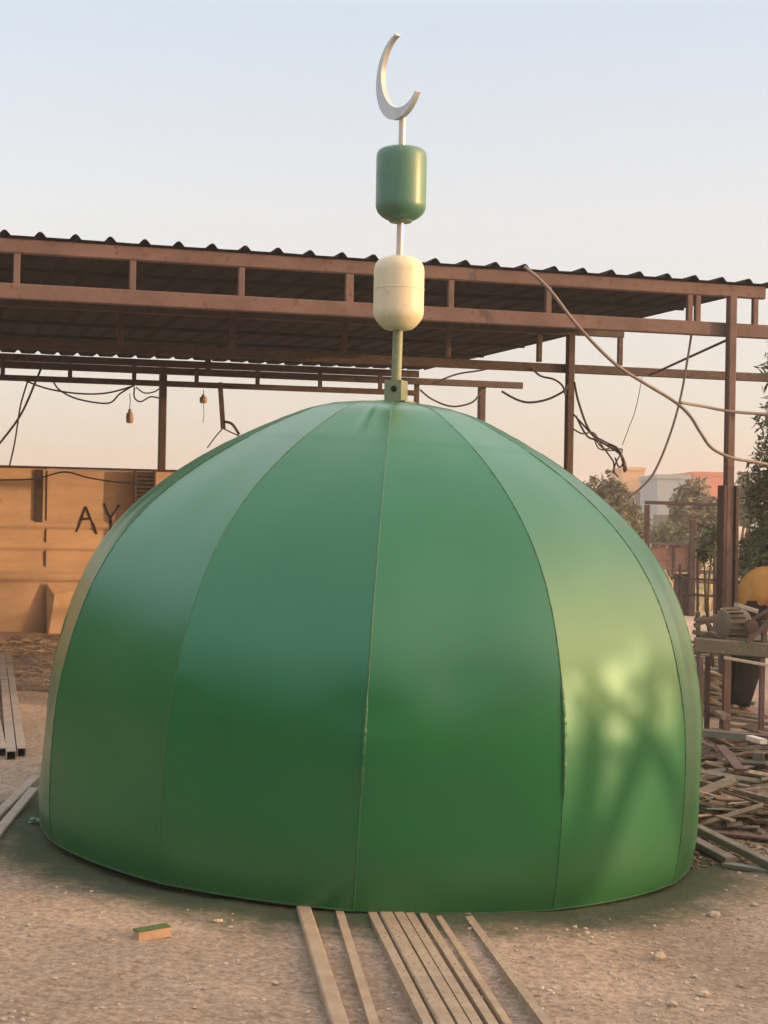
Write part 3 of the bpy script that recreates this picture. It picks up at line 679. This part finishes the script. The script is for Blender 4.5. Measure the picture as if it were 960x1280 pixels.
for i in range(210):
    py = rnd.uniform(925, 1040); px = rnd.uniform(868, 985)
    c = G(px, py, 0); q = rnd.random(); acc = 0
    for m, nm, lab, cat, grp, pr in KIND:
        acc += pr
        if q <= acc: break
    ln = rnd.choice((.12, .18, .25, .3, .4, .6)); wd = rnd.choice((.018, .025, .035, .05, .08)); th = rnd.choice((.004, .008, .012, .02))
    lay = rnd.choice((0, 0, 1, 2, 3)) * .028
    tag(piece(c + UP * (th / 2 + .004 + lay), ln, wd, th, rnd.choice((rnd.gauss(-.35, .35), rnd.uniform(-1.5, 1.5))), rnd.gauss(0, .16), rnd.gauss(0, .3)).build(nm, m, base=c), lab, cat, grp)
def longbar(p, q, wd, h, m, nm, lab, cat, dz=0, hollow=False):
    a, b = G(*p), G(*q); a.z += h / 2 + dz; b.z += h / 2 + dz; mb = MB()
    (mb.tubebar if hollow else mb.bar)(a, b, wd, h); return tag(mb.build(nm, m, base=(a + b) / 2), lab, cat)
longbar((866, 1042), (985, 1102), .05, .035, M_offm, 'angle_bar', 'long dark grey bar, upper of the pair sloping out right of the dome', 'steel bar', .02)
longbar((862, 1055), (914, 1083), .06, .03, M_offm, 'angle_bar', 'short dark grey bar, lower of the pair right of the dome', 'steel bar', .012)
longbar((905, 1083), (990, 1096), .05, .02, M_offg, 'flat_bar', 'dull flat bar lying under the long dark bar at right', 'steel bar')
longbar((872, 1000), (985, 1030), .035, .025, M_wood, 'batten', 'long brown batten across the front of the scrap heap', 'batten', .09)
longbar((868, 1018), (990, 1012), .06, .02, M_woodp, 'plank', 'pale pinkish plank lying across the scrap heap', 'plank', .05)
longbar((876, 1042), (985, 1054), .07, .012, M_rust, 'rusty_strip', 'red brown strip lying behind the long dark bar at right', 'strip', .01)
longbar((874, 951), (936, 958), .05, .04, M_offg, 'box_tube', 'green grey box tube lying in the scrap heap beside the dome', 'steel tube', .16, True)
longbar((936, 960), (954, 966), .045, .03, M_offw, 'white_offcut', 'bright white offcut at the end of the green grey tube', 'offcut', .17)
longbar((944, 977), (958, 978), .05, .05, M_offm, 'tube_end', 'short square tube with open end on the scrap heap right edge', 'steel tube', .12, True)
longbar((900, 962), (925, 995), .06, .012, M_rust, 'rusty_plate', 'pinkish brown plate tilted in the middle of the scrap heap', 'plate', .14)
longbar((897, 922), (908, 930), .07, .03, M_woodp, 'wood_block', 'pale wood block at the foot of the heavy column', 'block', .17)
longbar((870, 938), (990, 952), .10, .03, M_rust, 'rusty_beam', 'long dull red beam lying behind the scrap heap', 'beam', .12)
longbar((908, 905), (985, 915), .05, .03, M_woodp, 'batten', 'pale batten lying under the workbench', 'batten', .03)
longbar((912, 914), (985, 922), .04, .03, M_steelr, 'steel_length', 'tan steel length lying in front of the pale batten under the workbench', 'steel bar', .03)

ch = MB(); rg = random.Random(31)
for i in range(900):
    c = G(rg.uniform(862, 990), rg.uniform(915, 1085)); l = rg.uniform(.01, .05); a = rg.uniform(0, 6.3)
    d = Vector((math.cos(a), math.sin(a), rg.uniform(-.2, .3))) * l; ch.bar(c + UP * .006 - d * .5, c + UP * .006 + d * .5, rg.uniform(.006, .018), rg.uniform(.003, .008))
tag(ch.build('wood_chips', M_wood), 'small brown chips and splinters strewn among the scrap', 'debris', kind='stuff')

# ------------------------------------------------------------------ workbench with motor and orange drum
BZ = 10.6
g0 = ground_z(2.4, BZ)
wb = thing('workbench', (2.4, BZ, g0), 'dark green steel workbench beside the heavy column right of the dome', 'workbench')
MB().bar(P(868, 806, BZ), P(1010, 817, BZ), .06, .10).build('front_beam', M_bench, wb)
MB().bar(P(875, 797, BZ + .7), P(1010, 806, BZ + .7), .06, .10).build('rear_beam', M_bench, wb)
mb = MB(); a, b = P(906, 800, BZ + .1), P(1010, 808, BZ + .1)
mb.bar(a + Vector((0, .25, .01)), b + Vector((0, .25, .01)), .60, .02); mb.build('bench_top', M_bench, wb)
for px, zz in ((876, 0), (953, 0), (885, .68)):
    p = P(px, 812, BZ + zz); MB().bar((p.x, p.y, ground_z(p.x, p.y) - .05), (p.x, p.y, p.z - .05), .036, .036, up=(0, 1, 0)).build('leg', M_rust if zz == 0 else M_rustd, wb)
MB().bar(P(905, 822, BZ - .07), P(985, 836, BZ - .07), .02, .02).build('edge_rail', M_tube, wb)
# motor on the bench
mo = thing('electric_motor', P(918, 800, BZ + .2), 'grey finned electric motor with pulley bolted on the green workbench', 'motor')
mc = P(917, 781, BZ + .2); MXa = Matrix.Rotation(R(20), 3, 'Z') @ Matrix.Rotation(R(90), 3, 'Y')
pr = [(.05, -.11), (.085, -.105), (.105, -.09), (.108, -.06)]
pr += [(.108, -.05)] + [(.112, .07)] + [(.10, .085), (.06, .095)]
MB().lathe(pr, mc, 24, MXa).build('motor_body', M_motor, mo, sharp=30)
fn = MB()
for k in range(18):
    a = 2 * math.pi * k / 18; d = MXa @ Vector((math.cos(a), math.sin(a), 0)); x = MXa @ Vector((0, 0, 1))
    fn.bar(mc + d * .112 - x * .085, mc + d * .112 + x * .03, .006, .02, up=d)
fn.build('cooling_fins', M_motor, mo)
fb = MB(); fb.box(P(918, 801, BZ + .2), (.20, .16, .02)); fb.build('foot', M_rustd, mo)
pc = P(939, 783, BZ + .06); MP = Matrix.Rotation(R(25), 3, 'Z') @ Matrix.Rotation(R(90), 3, 'X')
MB().lathe([(.012, -.03), (.012, -.012), (.028, -.012), (.03, -.02), (.046, -.02), (.048, -.008), (.04, 0), (.048, .008), (.046, .02), (.02, .022)], pc, 24, MP).build('pulley', M_rust, mo, sharp=30)
MB().bar(P(920, 756, BZ + .05), P(945, 764, BZ + .05), .12, .03).build('cover_plate', M_tube, mo)
# rusty arms of the machine
mf = thing('machine_frame', P(950, 806, BZ), 'rust brown angled arms and upright of a machine beside the electric motor', 'machine')
MB().bar(P(934, 802, BZ - .02), P(978, 762, BZ - .02), .035, .03).build('arm', M_rust, mf)
MB().bar(P(940, 774, BZ + .02), P(985, 750, BZ + .02), .022, .022).build('arm', M_rust, mf)
MB().bar(P(955, 776, BZ + .02), P(955, 808, BZ + .02), .035, .035).build('upright', M_rust, mf)
MB().bar(P(965, 774, BZ + .06), P(965, 808, BZ + .06), .03, .03).build('upright', M_rust, mf)
# worker bent over behind the bench (head and arms beyond the right edge of the view)
def skin_mesh(name, pts, edges, radii, m, parent, root=0, lv=2):
    b = parent['_o']; me = bpy.data.meshes.new(name); me.from_pydata([tuple(Vector(p) - b) for p in pts], edges, []); me.update()
    o = bpy.data.objects.new(name, me); col.objects.link(o); o.parent = ROOT[parent['name']]
    sk = o.modifiers.new('skin', 'SKIN'); sk.use_smooth_shade = True
    for q, r_ in enumerate(radii):
        rx, ry = r_ if isinstance(r_, tuple) else (r_, r_)
        me.skin_vertices[0].data[q].radius = (rx, ry); me.skin_vertices[0].data[q].use_root = (q == root)
    sb_ = o.modifiers.new('sub', 'SUBSURF'); sb_.levels = lv; sb_.render_levels = lv
    dg = bpy.context.evaluated_depsgraph_get(); dg.update()
    nm_ = bpy.data.meshes.new_from_object(o.evaluated_get(dg)); o.modifiers.clear(); o.data = nm_
    nm_.materials.clear(); nm_.materials.append(m); nm_.polygons.foreach_set('use_smooth', [True] * len(nm_.polygons)); return o
M_skin = mat('skin', (.26, .15, .10), .55, .4); M_hair = mat('dark_hair', (.02, .016, .014), .7, .3)
M_shirt = mat('orange_shirt', (.56, .30, .085), .85, .15, 0, (.46, .25, .085), 7, .35, 22, stretch=(3, 3, .8))
PZ = 12.25; ft = G(922, 894); PZ = ft.y
wk_ = thing('person', ft, 'person in an orange shirt and dark trousers bending over behind the workbench', 'person')
ZL, ZR = PZ + .20, PZ
pel, wst, chs, nek, hd = P(940, 762, PZ + .1), P(952, 745, PZ + .1), P(984, 728, PZ + .08), P(1000, 728, PZ + .06), P(1014, 734, PZ + .04)
hpL, knL, anL, toL = P(929, 772, ZL), P(915, 832, ZL), P(910, 884, ZL), P(926, 891, ZL - .04)
hpR, knR, anR, toR = P(942, 772, ZR), P(936, 832, ZR), P(926, 886, ZR), P(944, 893, ZR - .03)
shL, elL, wrL = P(990, 728, PZ + .28), P(992, 768, PZ + .22), P(978, 796, PZ + .08)
shR, elR, wrR = P(990, 730, PZ - .10), P(994, 768, PZ - .14), P(980, 797, PZ - .20)
def hand(w_, sgn):
    d = Vector((-.55, -.25 * sgn, -.55)).normalized(); x = d.cross(UP).normalized(); pts = [w_ + d * .05]; ed = []
    palm = [w_ + d * .05]
    out_p, out_e = [w_ + d * .045, w_ + d * .09], [(0, 1)]; rad = [.030, .034]
    for f_, (off, ln) in enumerate(((-.028, .072), (-.009, .082), (.010, .076), (.028, .060))):
        b0 = len(out_p); out_p += [w_ + d * .098 + x * off, w_ + d * (.098 + ln * .5) + x * off * 1.1 + UP * .006, w_ + d * (.098 + ln) + x * off * 1.1 - UP * .016]; out_e += [(1, b0), (b0, b0 + 1), (b0 + 1, b0 + 2)]; rad += [.010, .009, .008]
    b0 = len(out_p); out_p += [w_ + d * .07 + x * -.042 * sgn, w_ + d * .10 + x * -.058 * sgn - UP * .012]; out_e += [(0, b0), (b0, b0 + 1)]; rad += [.012, .010]
    return out_p, out_e, rad
bp = [pel, wst, chs, nek, hd, hd + Vector((.05, -.02, .05)), hpL, knL, anL, toL, hpR, knR, anR, toR, shL, elL, wrL, shR, elR, wrR, hd + Vector((.06, -.05, -.075))]
be = [(0, 1), (1, 2), (2, 3), (3, 4), (4, 5), (0, 6), (6, 7), (7, 8), (8, 9), (0, 10), (10, 11), (11, 12), (12, 13), (2, 14), (14, 15), (15, 16), (2, 17), (17, 18), (18, 19), (4, 20)]
br = [.13, .12, .13, .055, .085, .08, .085, .055, .035, .028, .085, .055, .035, .028, .06, .042, .028, .06, .042, .028, .05]
for w_i, sgn in ((16, 1), (19, -1)):
    hp_, he_, hr_ = hand(bp[w_i], sgn); b0 = len(bp); bp += hp_; be += [(w_i, b0)] + [(a + b0, b + b0) for a, b in he_]; br += hr_
skin_mesh('body', bp, be, br, M_skin, wk_)
def garment(mb, pts, rr, n=18, sq=1.0, seed=0):
    pts = [Vector(p) for p in pts]; k = 5; path = smooth_path(pts, k); vs = []; m_ = len(path); prev = None
    for i_, p in enumerate(path):
        t = i_ / k; a = min(int(t), len(rr) - 1); b = min(a + 1, len(rr) - 1); r_ = rr[a] + (rr[b] - rr[a]) * (t - a)
        d = (path[min(i_ + 1, m_ - 1)] - path[max(i_ - 1, 0)]).normalized()
        if prev is None: prev = d.orthogonal().normalized()
        x = (prev - d * prev.dot(d)).normalized(); prev = x; y = d.cross(x)
        for q in range(n):
            an = 2 * math.pi * q / n; f = 1 + .10 * noise.noise((math.cos(an) * 2 + seed, math.sin(an) * 2, t * 1.9)) + .05 * math.sin(an * 5 + t * 3 + seed)
            vs.append(p + (x * math.cos(an) + y * math.sin(an) * sq) * r_ * f)
    mb.add(vs, [(a * n + q, a * n + (q + 1) % n, (a + 1) * n + (q + 1) % n, (a + 1) * n + q) for a in range(m_ - 1) for q in range(n)]
           + [tuple(range(n))[::-1], tuple(range((m_ - 1) * n, m_ * n))], True)
tb = MB()
garment(tb, [pel + Vector((-.02, .06, .05)), hpL + Vector((0, -.03, -.02)), hpL.lerp(knL, .5), knL, anL + UP * .035], [.13, .135, .120, .105, .075], seed=1)
garment(tb, [pel + Vector((.0, -.04, .05)), hpR + Vector((0, .03, -.02)), hpR.lerp(knR, .5), knR, anR + UP * .03], [.13, .135, .122, .105, .072], seed=4)
tb.build('trousers', M_cloth, wk_, sharp=180)
st = MB()
garment(st, [P(929, 768, PZ + .1), P(936, 755, PZ + .1), P(950, 741, PZ + .1), P(972, 733, PZ + .09), P(988, 729, PZ + .08), P(1000, 727, PZ + .07)], [.085, .155, .185, .185, .17, .075], n=28, sq=1.0, seed=2)
garment(st, [chs + Vector((0, .06, 0)), shL, shL.lerp(elL, .85)], [.11, .10, .075], seed=6); garment(st, [chs + Vector((0, -.06, 0)), shR, shR.lerp(elR, .85)], [.11, .10, .075], seed=7)
st.build('shirt', M_shirt, wk_, sharp=180)
skin_mesh('hair', [hd + Vector((-.01, .0, .02)), hd + Vector((.05, -.005, .065)), hd + Vector((.085, -.02, .05))], [(0, 1), (1, 2)], [.085, .088, .07], M_hair, wk_)
for an_, to_ in ((anL, toL), (anR, toR)):
    g_ = Vector((to_.x, to_.y, ground_z(to_.x, to_.y))); h_ = Vector((an_.x - .03, an_.y, g_.z))
    MB().bar(h_ + UP * .012, g_ + Vector((.05, -.02, .012)), .085, .022).build('sandal', M_cloth, wk_)
# coil of sheet strips stacked behind
for k in range(8):
    a, b = P(880, 838 + k * 6, 11.6), P(897, 841 + k * 6 + rnd.uniform(-2, 2), 11.6)
    tag(MB().bar(a, b, .30, .02).build('sheet_strip', M_offm if k % 2 else M_woodp, base=a), 'strip in the low stack between dome and heavy column', 'strip', 'strips stacked behind the dome')

for k in range(34):
    zz = rnd.uniform(12.5, 20); px = rnd.uniform(858, 905); q = P(px, 760, zz); q.z = ground_z(q.x, q.y)
    m, nm, lab, cat, grp, pr = KIND[rnd.choice((0, 0, 2, 3))]
    tag(piece(q + UP * rnd.uniform(.01, .14), rnd.uniform(.3, .9), rnd.uniform(.05, .14), .03, rnd.uniform(-.6, .6), rnd.gauss(0, .12)).build(nm, m, base=q), lab.replace('in the scrap heap right of the dome', 'scattered on the ground toward the gate'), cat, grp.replace('in the scrap heap', 'toward the gate'))
rk = thing('pipe_rack', (P(886, 800, 12.6).x, 12.6, ground_z(2.6, 12.6)), 'low dark steel rack of crossing bars just left of the electric motor', 'rack')
for a, b in (((868, 774), (908, 778)), ((866, 790), (908, 795)), ((872, 765), (874, 845)), ((900, 770), (901, 850)), ((868, 782), (900, 768)), ((878, 770), (896, 796))):
    MB().bar(P(*a, 12.6 + rnd.uniform(-.05, .05)), P(*b, 12.6 + rnd.uniform(-.05, .05)), .035, .035, up=(0, 1, 0)).build('rack_bar', M_bench, rk)
gl = thing('yard_rail', (P(890, 765, 19).x, 19, 0), 'thin rusty rail fence between the gate and the heavy column', 'fence')
for a, b in (((838, 722), (906, 726)), ((846, 742), (906, 746)), ((872, 700), (872, 790)), ((893, 694), (893, 792)), ((850, 705), (850, 785))):
    MB().bar(P(*a, 19), P(*b, 19), .03, .03, up=(0, 1, 0)).build('rail', M_rustd, gl)

# ------------------------------------------------------------------ gate, far buildings, plants on the right
GZ = 24.0
gt = thing('yard_gate', (P(855, 765, GZ).x, GZ, 0), 'rusty framed yard gate with sheet panels behind the dome right side', 'gate')
def gbar(a, b, wd, m=M_rustd, nm='frame_bar', dz=0): MB().bar(P(*a, GZ + dz), P(*b, GZ + dz), wd, wd, up=(0, 1, 0)).build(nm, m, gt)
gbar((806, 628), (1010, 634), .055); gbar((809, 631), (808, 775), .08); gbar((866, 650), (864, 770), .10); gbar((842, 682), (842, 715), .04)
gbar((815, 680), (868, 681), .05, M_rust); gbar((860, 714), (902, 716), .06, M_rust); gbar((862, 727), (902, 729), .035, M_rust); gbar((840, 712), (866, 714), .05, M_rust)
gbar((882, 716), (882, 765), .03); gbar((898, 690), (897, 775), .06)
def gpan(x0, y0, x1, y1, m): 
    a, b = P(x0, y0, GZ + .05), P(x1, y1, GZ + .05); mb = MB(); mb.box((a + b) / 2, (b.x - a.x, .01, a.z - b.z)); mb.build('sheet_panel', m, gt)
M_rpan = mat('rust_pink_panel', (.30, .16, .12), .8, .2, 0, (.40, .24, .17), 3, .1, 20, speck=(.18, .09, .06))
gpan(812, 684, 840, 712, M_rpan); gpan(844, 684, 863, 712, M_rpan); gpan(842, 717, 862, 770, M_rustd)

def building(px0, px1, ytop, Z, depth, m, label, wins):
    a, b = P(px0, ytop, Z), P(px1, ytop, Z); h = a.z; wdt = b.x - a.x; c = (a + b) / 2
    t = thing('house', (c.x, Z + depth / 2, 0), label, 'building')
    mb = MB(); mb.box((c.x, Z + depth / 2, h / 2 - .1), (wdt, depth, h + .2)); mb.build('wall', m, t)
    mb = MB(); mb.box((c.x, Z + depth / 2, h + .10), (wdt + .12, depth + .12, .2)); mb.build('roof_slab', m, t)
    for fx, fz in wins:
        x = a.x + wdt * fx; mb = MB(); mb.box((x, Z - .02, h * fz), (1.0, .1, 1.1)); wn = mb.build('window', M_win, t)
building(822, 862, 598, 75, 5, M_bldg, 'plain grey blue house far behind the yard gate', ((.2, .35),))
building(846, 888, 596, 95, 5, M_bldg2, 'olive grey house standing between the grey and red houses', ((.7, .8), (.3, .8)))
building(868, 912, 594, 85, 5, M_bldr, 'red fronted house far off behind the heavy column', ((.3, .55), (.75, .55)))
building(778, 806, 588, 90, 4, M_bldo, 'small orange house beyond the shrub next to the dome', ((.5, .6),))

def leaf_mesh(mb, c, r, n, ln, wd, rg, droop=.2, upright=0.0):
    for _ in range(n):
        while True:
            q = Vector((rg.uniform(-1, 1), rg.uniform(-1, 1), rg.uniform(-1, 1)))
            if q.length < 1: break
        p = c + Vector((q.x * r[0], q.y * r[1], q.z * r[2]))
        d = Vector((rg.gauss(0, 1), rg.gauss(0, 1), rg.gauss(upright, .7))).normalized(); s_ = d.cross(Vector((rg.gauss(0, 1), rg.gauss(0, 1), rg.gauss(0, 1)))).normalized()
        l = ln * rg.uniform(.6, 1.25); k = wd * rg.uniform(.7, 1.2); nn = d.cross(s_)
        mb.add([p - d * l * .5, p + s_ * k * .5 + nn * k * .12, p + d * l * .5 - nn * k * .3, p - s_ * k * .5 + nn * k * .12], [(0, 1, 2), (0, 2, 3)])
def plant(name, base, blobs, n_cl, n_leaf, ln, wd, m, label, cat='tree', group=None, clr=.16, seed=1, trunk_r=.06, bark=M_bark, upright=0.3):
    rg = random.Random(seed); t = thing(name, base, label, cat, group); mb = MB(); tr = MB(); base = Vector(base)
    for (c, r) in blobs:
        c = Vector(c); tr_pts = [base, base.lerp(c, .5) + Vector((rg.gauss(0, .05), rg.gauss(0, .05), 0)) * (c - base).length, c]
        pts = smooth_path(tr_pts, 4); tr.tube(pts, 0, 6, [trunk_r * (1 - .8 * i / (len(pts) - 1)) for i in range(len(pts))])
        for k in range(n_cl):
            while True:
                q = Vector((rg.uniform(-1, 1), rg.uniform(-1, 1), rg.uniform(-1, 1)))
                if q.length < 1: break
            q = q * (.55 + .45 * q.length); e = c + Vector((q.x * r[0], q.y * r[1], q.z * r[2]))
            if k % 3 == 0:
                a = c.lerp(e, .1); tr.tube([a, a.lerp(e, .6) + Vector((0, 0, .03)), e], 0, 5, [trunk_r * .22, trunk_r * .13, trunk_r * .05])
            s_ = clr * rg.uniform(.6, 1.4); leaf_mesh(mb, e, (s_, s_, s_), n_leaf, ln, wd, rg, upright=upright)
    tr.build('trunk', bark, t, sharp=180); mb.build('crown', m, t); return t
OZ = 13.2
ob = P(985, 800, OZ); ob.z = ground_z(ob.x, ob.y)
s = OZ / F
plant('oleander', ob, [(P(976, 560, OZ), (38 * s, .35, 62 * s)), (P(966, 640, OZ), (36 * s, .35, 56 * s)), (P(984, 480, OZ), (34 * s, .3, 55 * s)), (P(992, 400, OZ), (24 * s, .3, 50 * s)), (P(962, 610, OZ), (32 * s, .35, 60 * s)), (P(958, 700, OZ), (36 * s, .35, 45 * s)), (P(1030, 600, OZ), (60 * s, .4, 120 * s))],
      58, 13, .095, .022, M_leaf, 'tall dark narrow leaved oleander at the right edge behind the column', 'tree', None, .085, 3, .03)
ob2 = P(893, 760, 16); ob2.z = 0; s = 16 / F
plant('oleander', ob2, [(P(893, 668, 16), (17 * s, .2, 26 * s)), (P(880, 690, 16), (10 * s, .15, 14 * s))], 26, 9, .11, .025, M_leaf, 'small narrow leaved bush just left of the heavy column', 'bush', None, .08, 5, .02)
def far_tree(px, py, Z, rx, ry, m, label, cat, seed, ncl=70, nl=12, ln=.28):
    ncl = int(ncl * .62)
    s = Z / F; b = P(px, py + ry, Z); b.z = 0; c = P(px, py, Z); rg = random.Random(seed)
    bl = [(c + Vector((rg.uniform(-.5, .5) * rx * s, rg.uniform(-.4, .4), rg.uniform(-.45, .35) * ry * s)), (rx * s * .65, rx * s * .6, ry * s * .65)) for _ in range(5)]
    plant('bushy_tree' if cat == 'tree' else 'shrub', b, bl, ncl, nl, ln, ln * .4, m, label, cat, None, rx * s * .18, seed, .05 * Z / 30)
far_tree(762, 628, 30, 34, 42, M_leafb, 'dusty olive shrub peeping over the right shoulder of the dome', 'bush', 11, 60, 10, .16)
far_tree(795, 660, 32, 22, 45, M_leafb, 'dry brownish shrub left of the gate post', 'bush', 12, 50, 10, .16)
far_tree(872, 640, 40, 40, 46, M_leafb, 'wide dusty tree beyond the gate in front of the houses', 'tree', 13, 80, 12, .24)
far_tree(840, 672, 38, 32, 22, M_leafd, 'low green shrub seen through the gate frame', 'bush', 14, 45, 10, .18)
far_tree(925, 625, 45, 26, 40, M_leafd, 'hazy tree behind the right post', 'tree', 15, 50, 12, .24)
far_tree(960, 690, 22, 40, 70, M_leafd, 'dark bushy tree behind the orange drum', 'tree', 16, 70, 12, .14)
# rough dry grass in the field
gg = MB(); rg = random.Random(5)
for k in range(2600):
    Z = 26 + 22 * rg.random() ** 1.5; x = rg.uniform(.10, .27) * Z; h = rg.uniform(.08, .28)
    d = Vector((rg.gauss(0, .3), rg.gauss(0, .3), 1)); p = Vector((x, Z, 0)); sx = Vector((rg.choice((-1, 1)) * .02, rg.uniform(-.02, .02), 0))
    gg.add([p - sx, p + sx, p + d * h], [(0, 1, 2)])
tag(gg.build('dry_grass', M_dry), 'dry yellow grass growing in the field beyond the gate', 'grass', kind='stuff')

# ------------------------------------------------------------------ the rest of the yard and an added shade wall, behind and beside the photographer
wk = thing('workshop', (-4, -13, 0), 'long plain workshop with a flat roof standing across the yard behind the photographer', 'building')
mb = MB(); mb.box((-4, -13, 3.0), (34, 8, 6.2)); mb.build('wall', M_conc, wk)
mb = MB(); mb.box((-4, -13, 6.2), (34.6, 8.6, .25)); mb.build('roof_slab', M_roof, wk)
mb = MB(); mb.box((-4, -8.97, 1.5), (4, .1, 3.2)); mb.build('shutter_door', M_offm, wk)
bw = MB(); bw.box((11.5, 5, .60), (.2, 32, 1.5)); tag(bw.build('shade_wall', M_conc, base=(11.5, 5, 0)), 'low rough wall added to shade the yard along its right side outside the view', 'wall')  # unseen wall added to keep the low sun off the ground
rg = random.Random(77)
for k, y in enumerate((-5, -2.5, -.4, 1.4, 2.9, 7.9, 9.4, 11.2, 13.2, 15.2, 17.2)):
    h = rg.uniform(3.4, 4.0) if y < 3 else 2.75
    b = Vector((12.4 + rg.uniform(-.3, .6), y, 0))
    bl = [(b + Vector((rg.uniform(-.5, .5), rg.uniform(-.7, .7), h * f)), (.8, .75, .55)) for f in (.55, .72, .85, .95)]
    plant('yard_tree', b, bl, 34, 12, .17, .06, M_leafd, 'loose leafy tree in the row behind the added shade wall outside the view', 'tree', 'trees behind the added shade wall', .16, 100 + k, .10)
for y, lean_, lab in ((4.55, -.3, 'bare forked tree nearest the front behind the added shade wall outside the view'), (5.2, .3, 'bare forked tree farther back behind the added shade wall outside the view')):
    t = thing('bare_tree', (12.2, y, 0), lab, 'tree'); tr = MB(); b = Vector((12.2, y, 0))
    tr.tube([b, b + Vector((0, .05, .9)), b + Vector((0, .05 + lean_ * .2, 1.45))], 0, 8, [.13, .11, .10])
    f = b + Vector((0, .05 + lean_ * .2, 1.4))
    for dy, dz, r_ in ((-.52, 1.75, .085), (-.12, 1.9, .06), (.30, 1.8, .085), (.75, 1.5, .07), (-.8, 1.2, .06)):
        e = f + Vector((rg.uniform(-.3, .3), dy, dz)); m_ = f.lerp(e, .5) + Vector((0, rg.uniform(-.1, .1), .05)); tr.tube(smooth_path([f, m_, e], 4), 0, 7, [r_ * (1 - .06 * i) for i in range(9)])
        for q in range(3):
            a = f.lerp(e, .45 + .2 * q); tr.tube([a, a + Vector((rg.uniform(-.2, .2), rg.uniform(-.4, .4), rg.uniform(.15, .5)))], .025, 5)
    tr.build('trunk', M_bark, t, sharp=180)
    mb = MB()
    for q in range(120): leaf_mesh(mb, f + Vector((rg.uniform(-.5, .5), rg.gauss(0, .55), rg.uniform(1.05, 2.3))), (.13, .13, .13), 9, .16, .06, rg)
    mb.build('crown', M_leafd, t)
for k, y in enumerate((-7, -4, -1, 2, 5, 8, 11)):
    b = Vector((-14 + rg.uniform(-.4, .4), y, 0))
    bl = [(b + Vector((rg.uniform(-.5, .5), rg.uniform(-.8, .8), f)), (1.4, 1.9, 1.1)) for f in (1.0, 2.3, 3.5, 4.6)]
    plant('hedge_tree', b, bl, 70, 14, .5, .28, M_leafd, 'tall bushy tree in the row left of the yard outside the view', 'tree', 'trees left of the yard', .45, 200 + k, .14)

# ------------------------------------------------------------------ dusty evening air
hz = bpy.data.materials.new('haze_air'); hz.use_nodes = True; hz.node_tree.nodes.clear()
pv = hz.node_tree.nodes.new('ShaderNodeVolumePrincipled'); pv.inputs['Density'].default_value = .0026; pv.inputs['Color'].default_value = (.97, .92, .90, 1); pv.inputs['Anisotropy'].default_value = .2
ho_ = hz.node_tree.nodes.new('ShaderNodeOutputMaterial'); hz.node_tree.links.new(pv.outputs[0], ho_.inputs['Volume'])
hb = MB(); hb.box((0, 0, 3.0), (820, 820, 9.0)); tag(hb.build('haze', hz), kind='stuff')
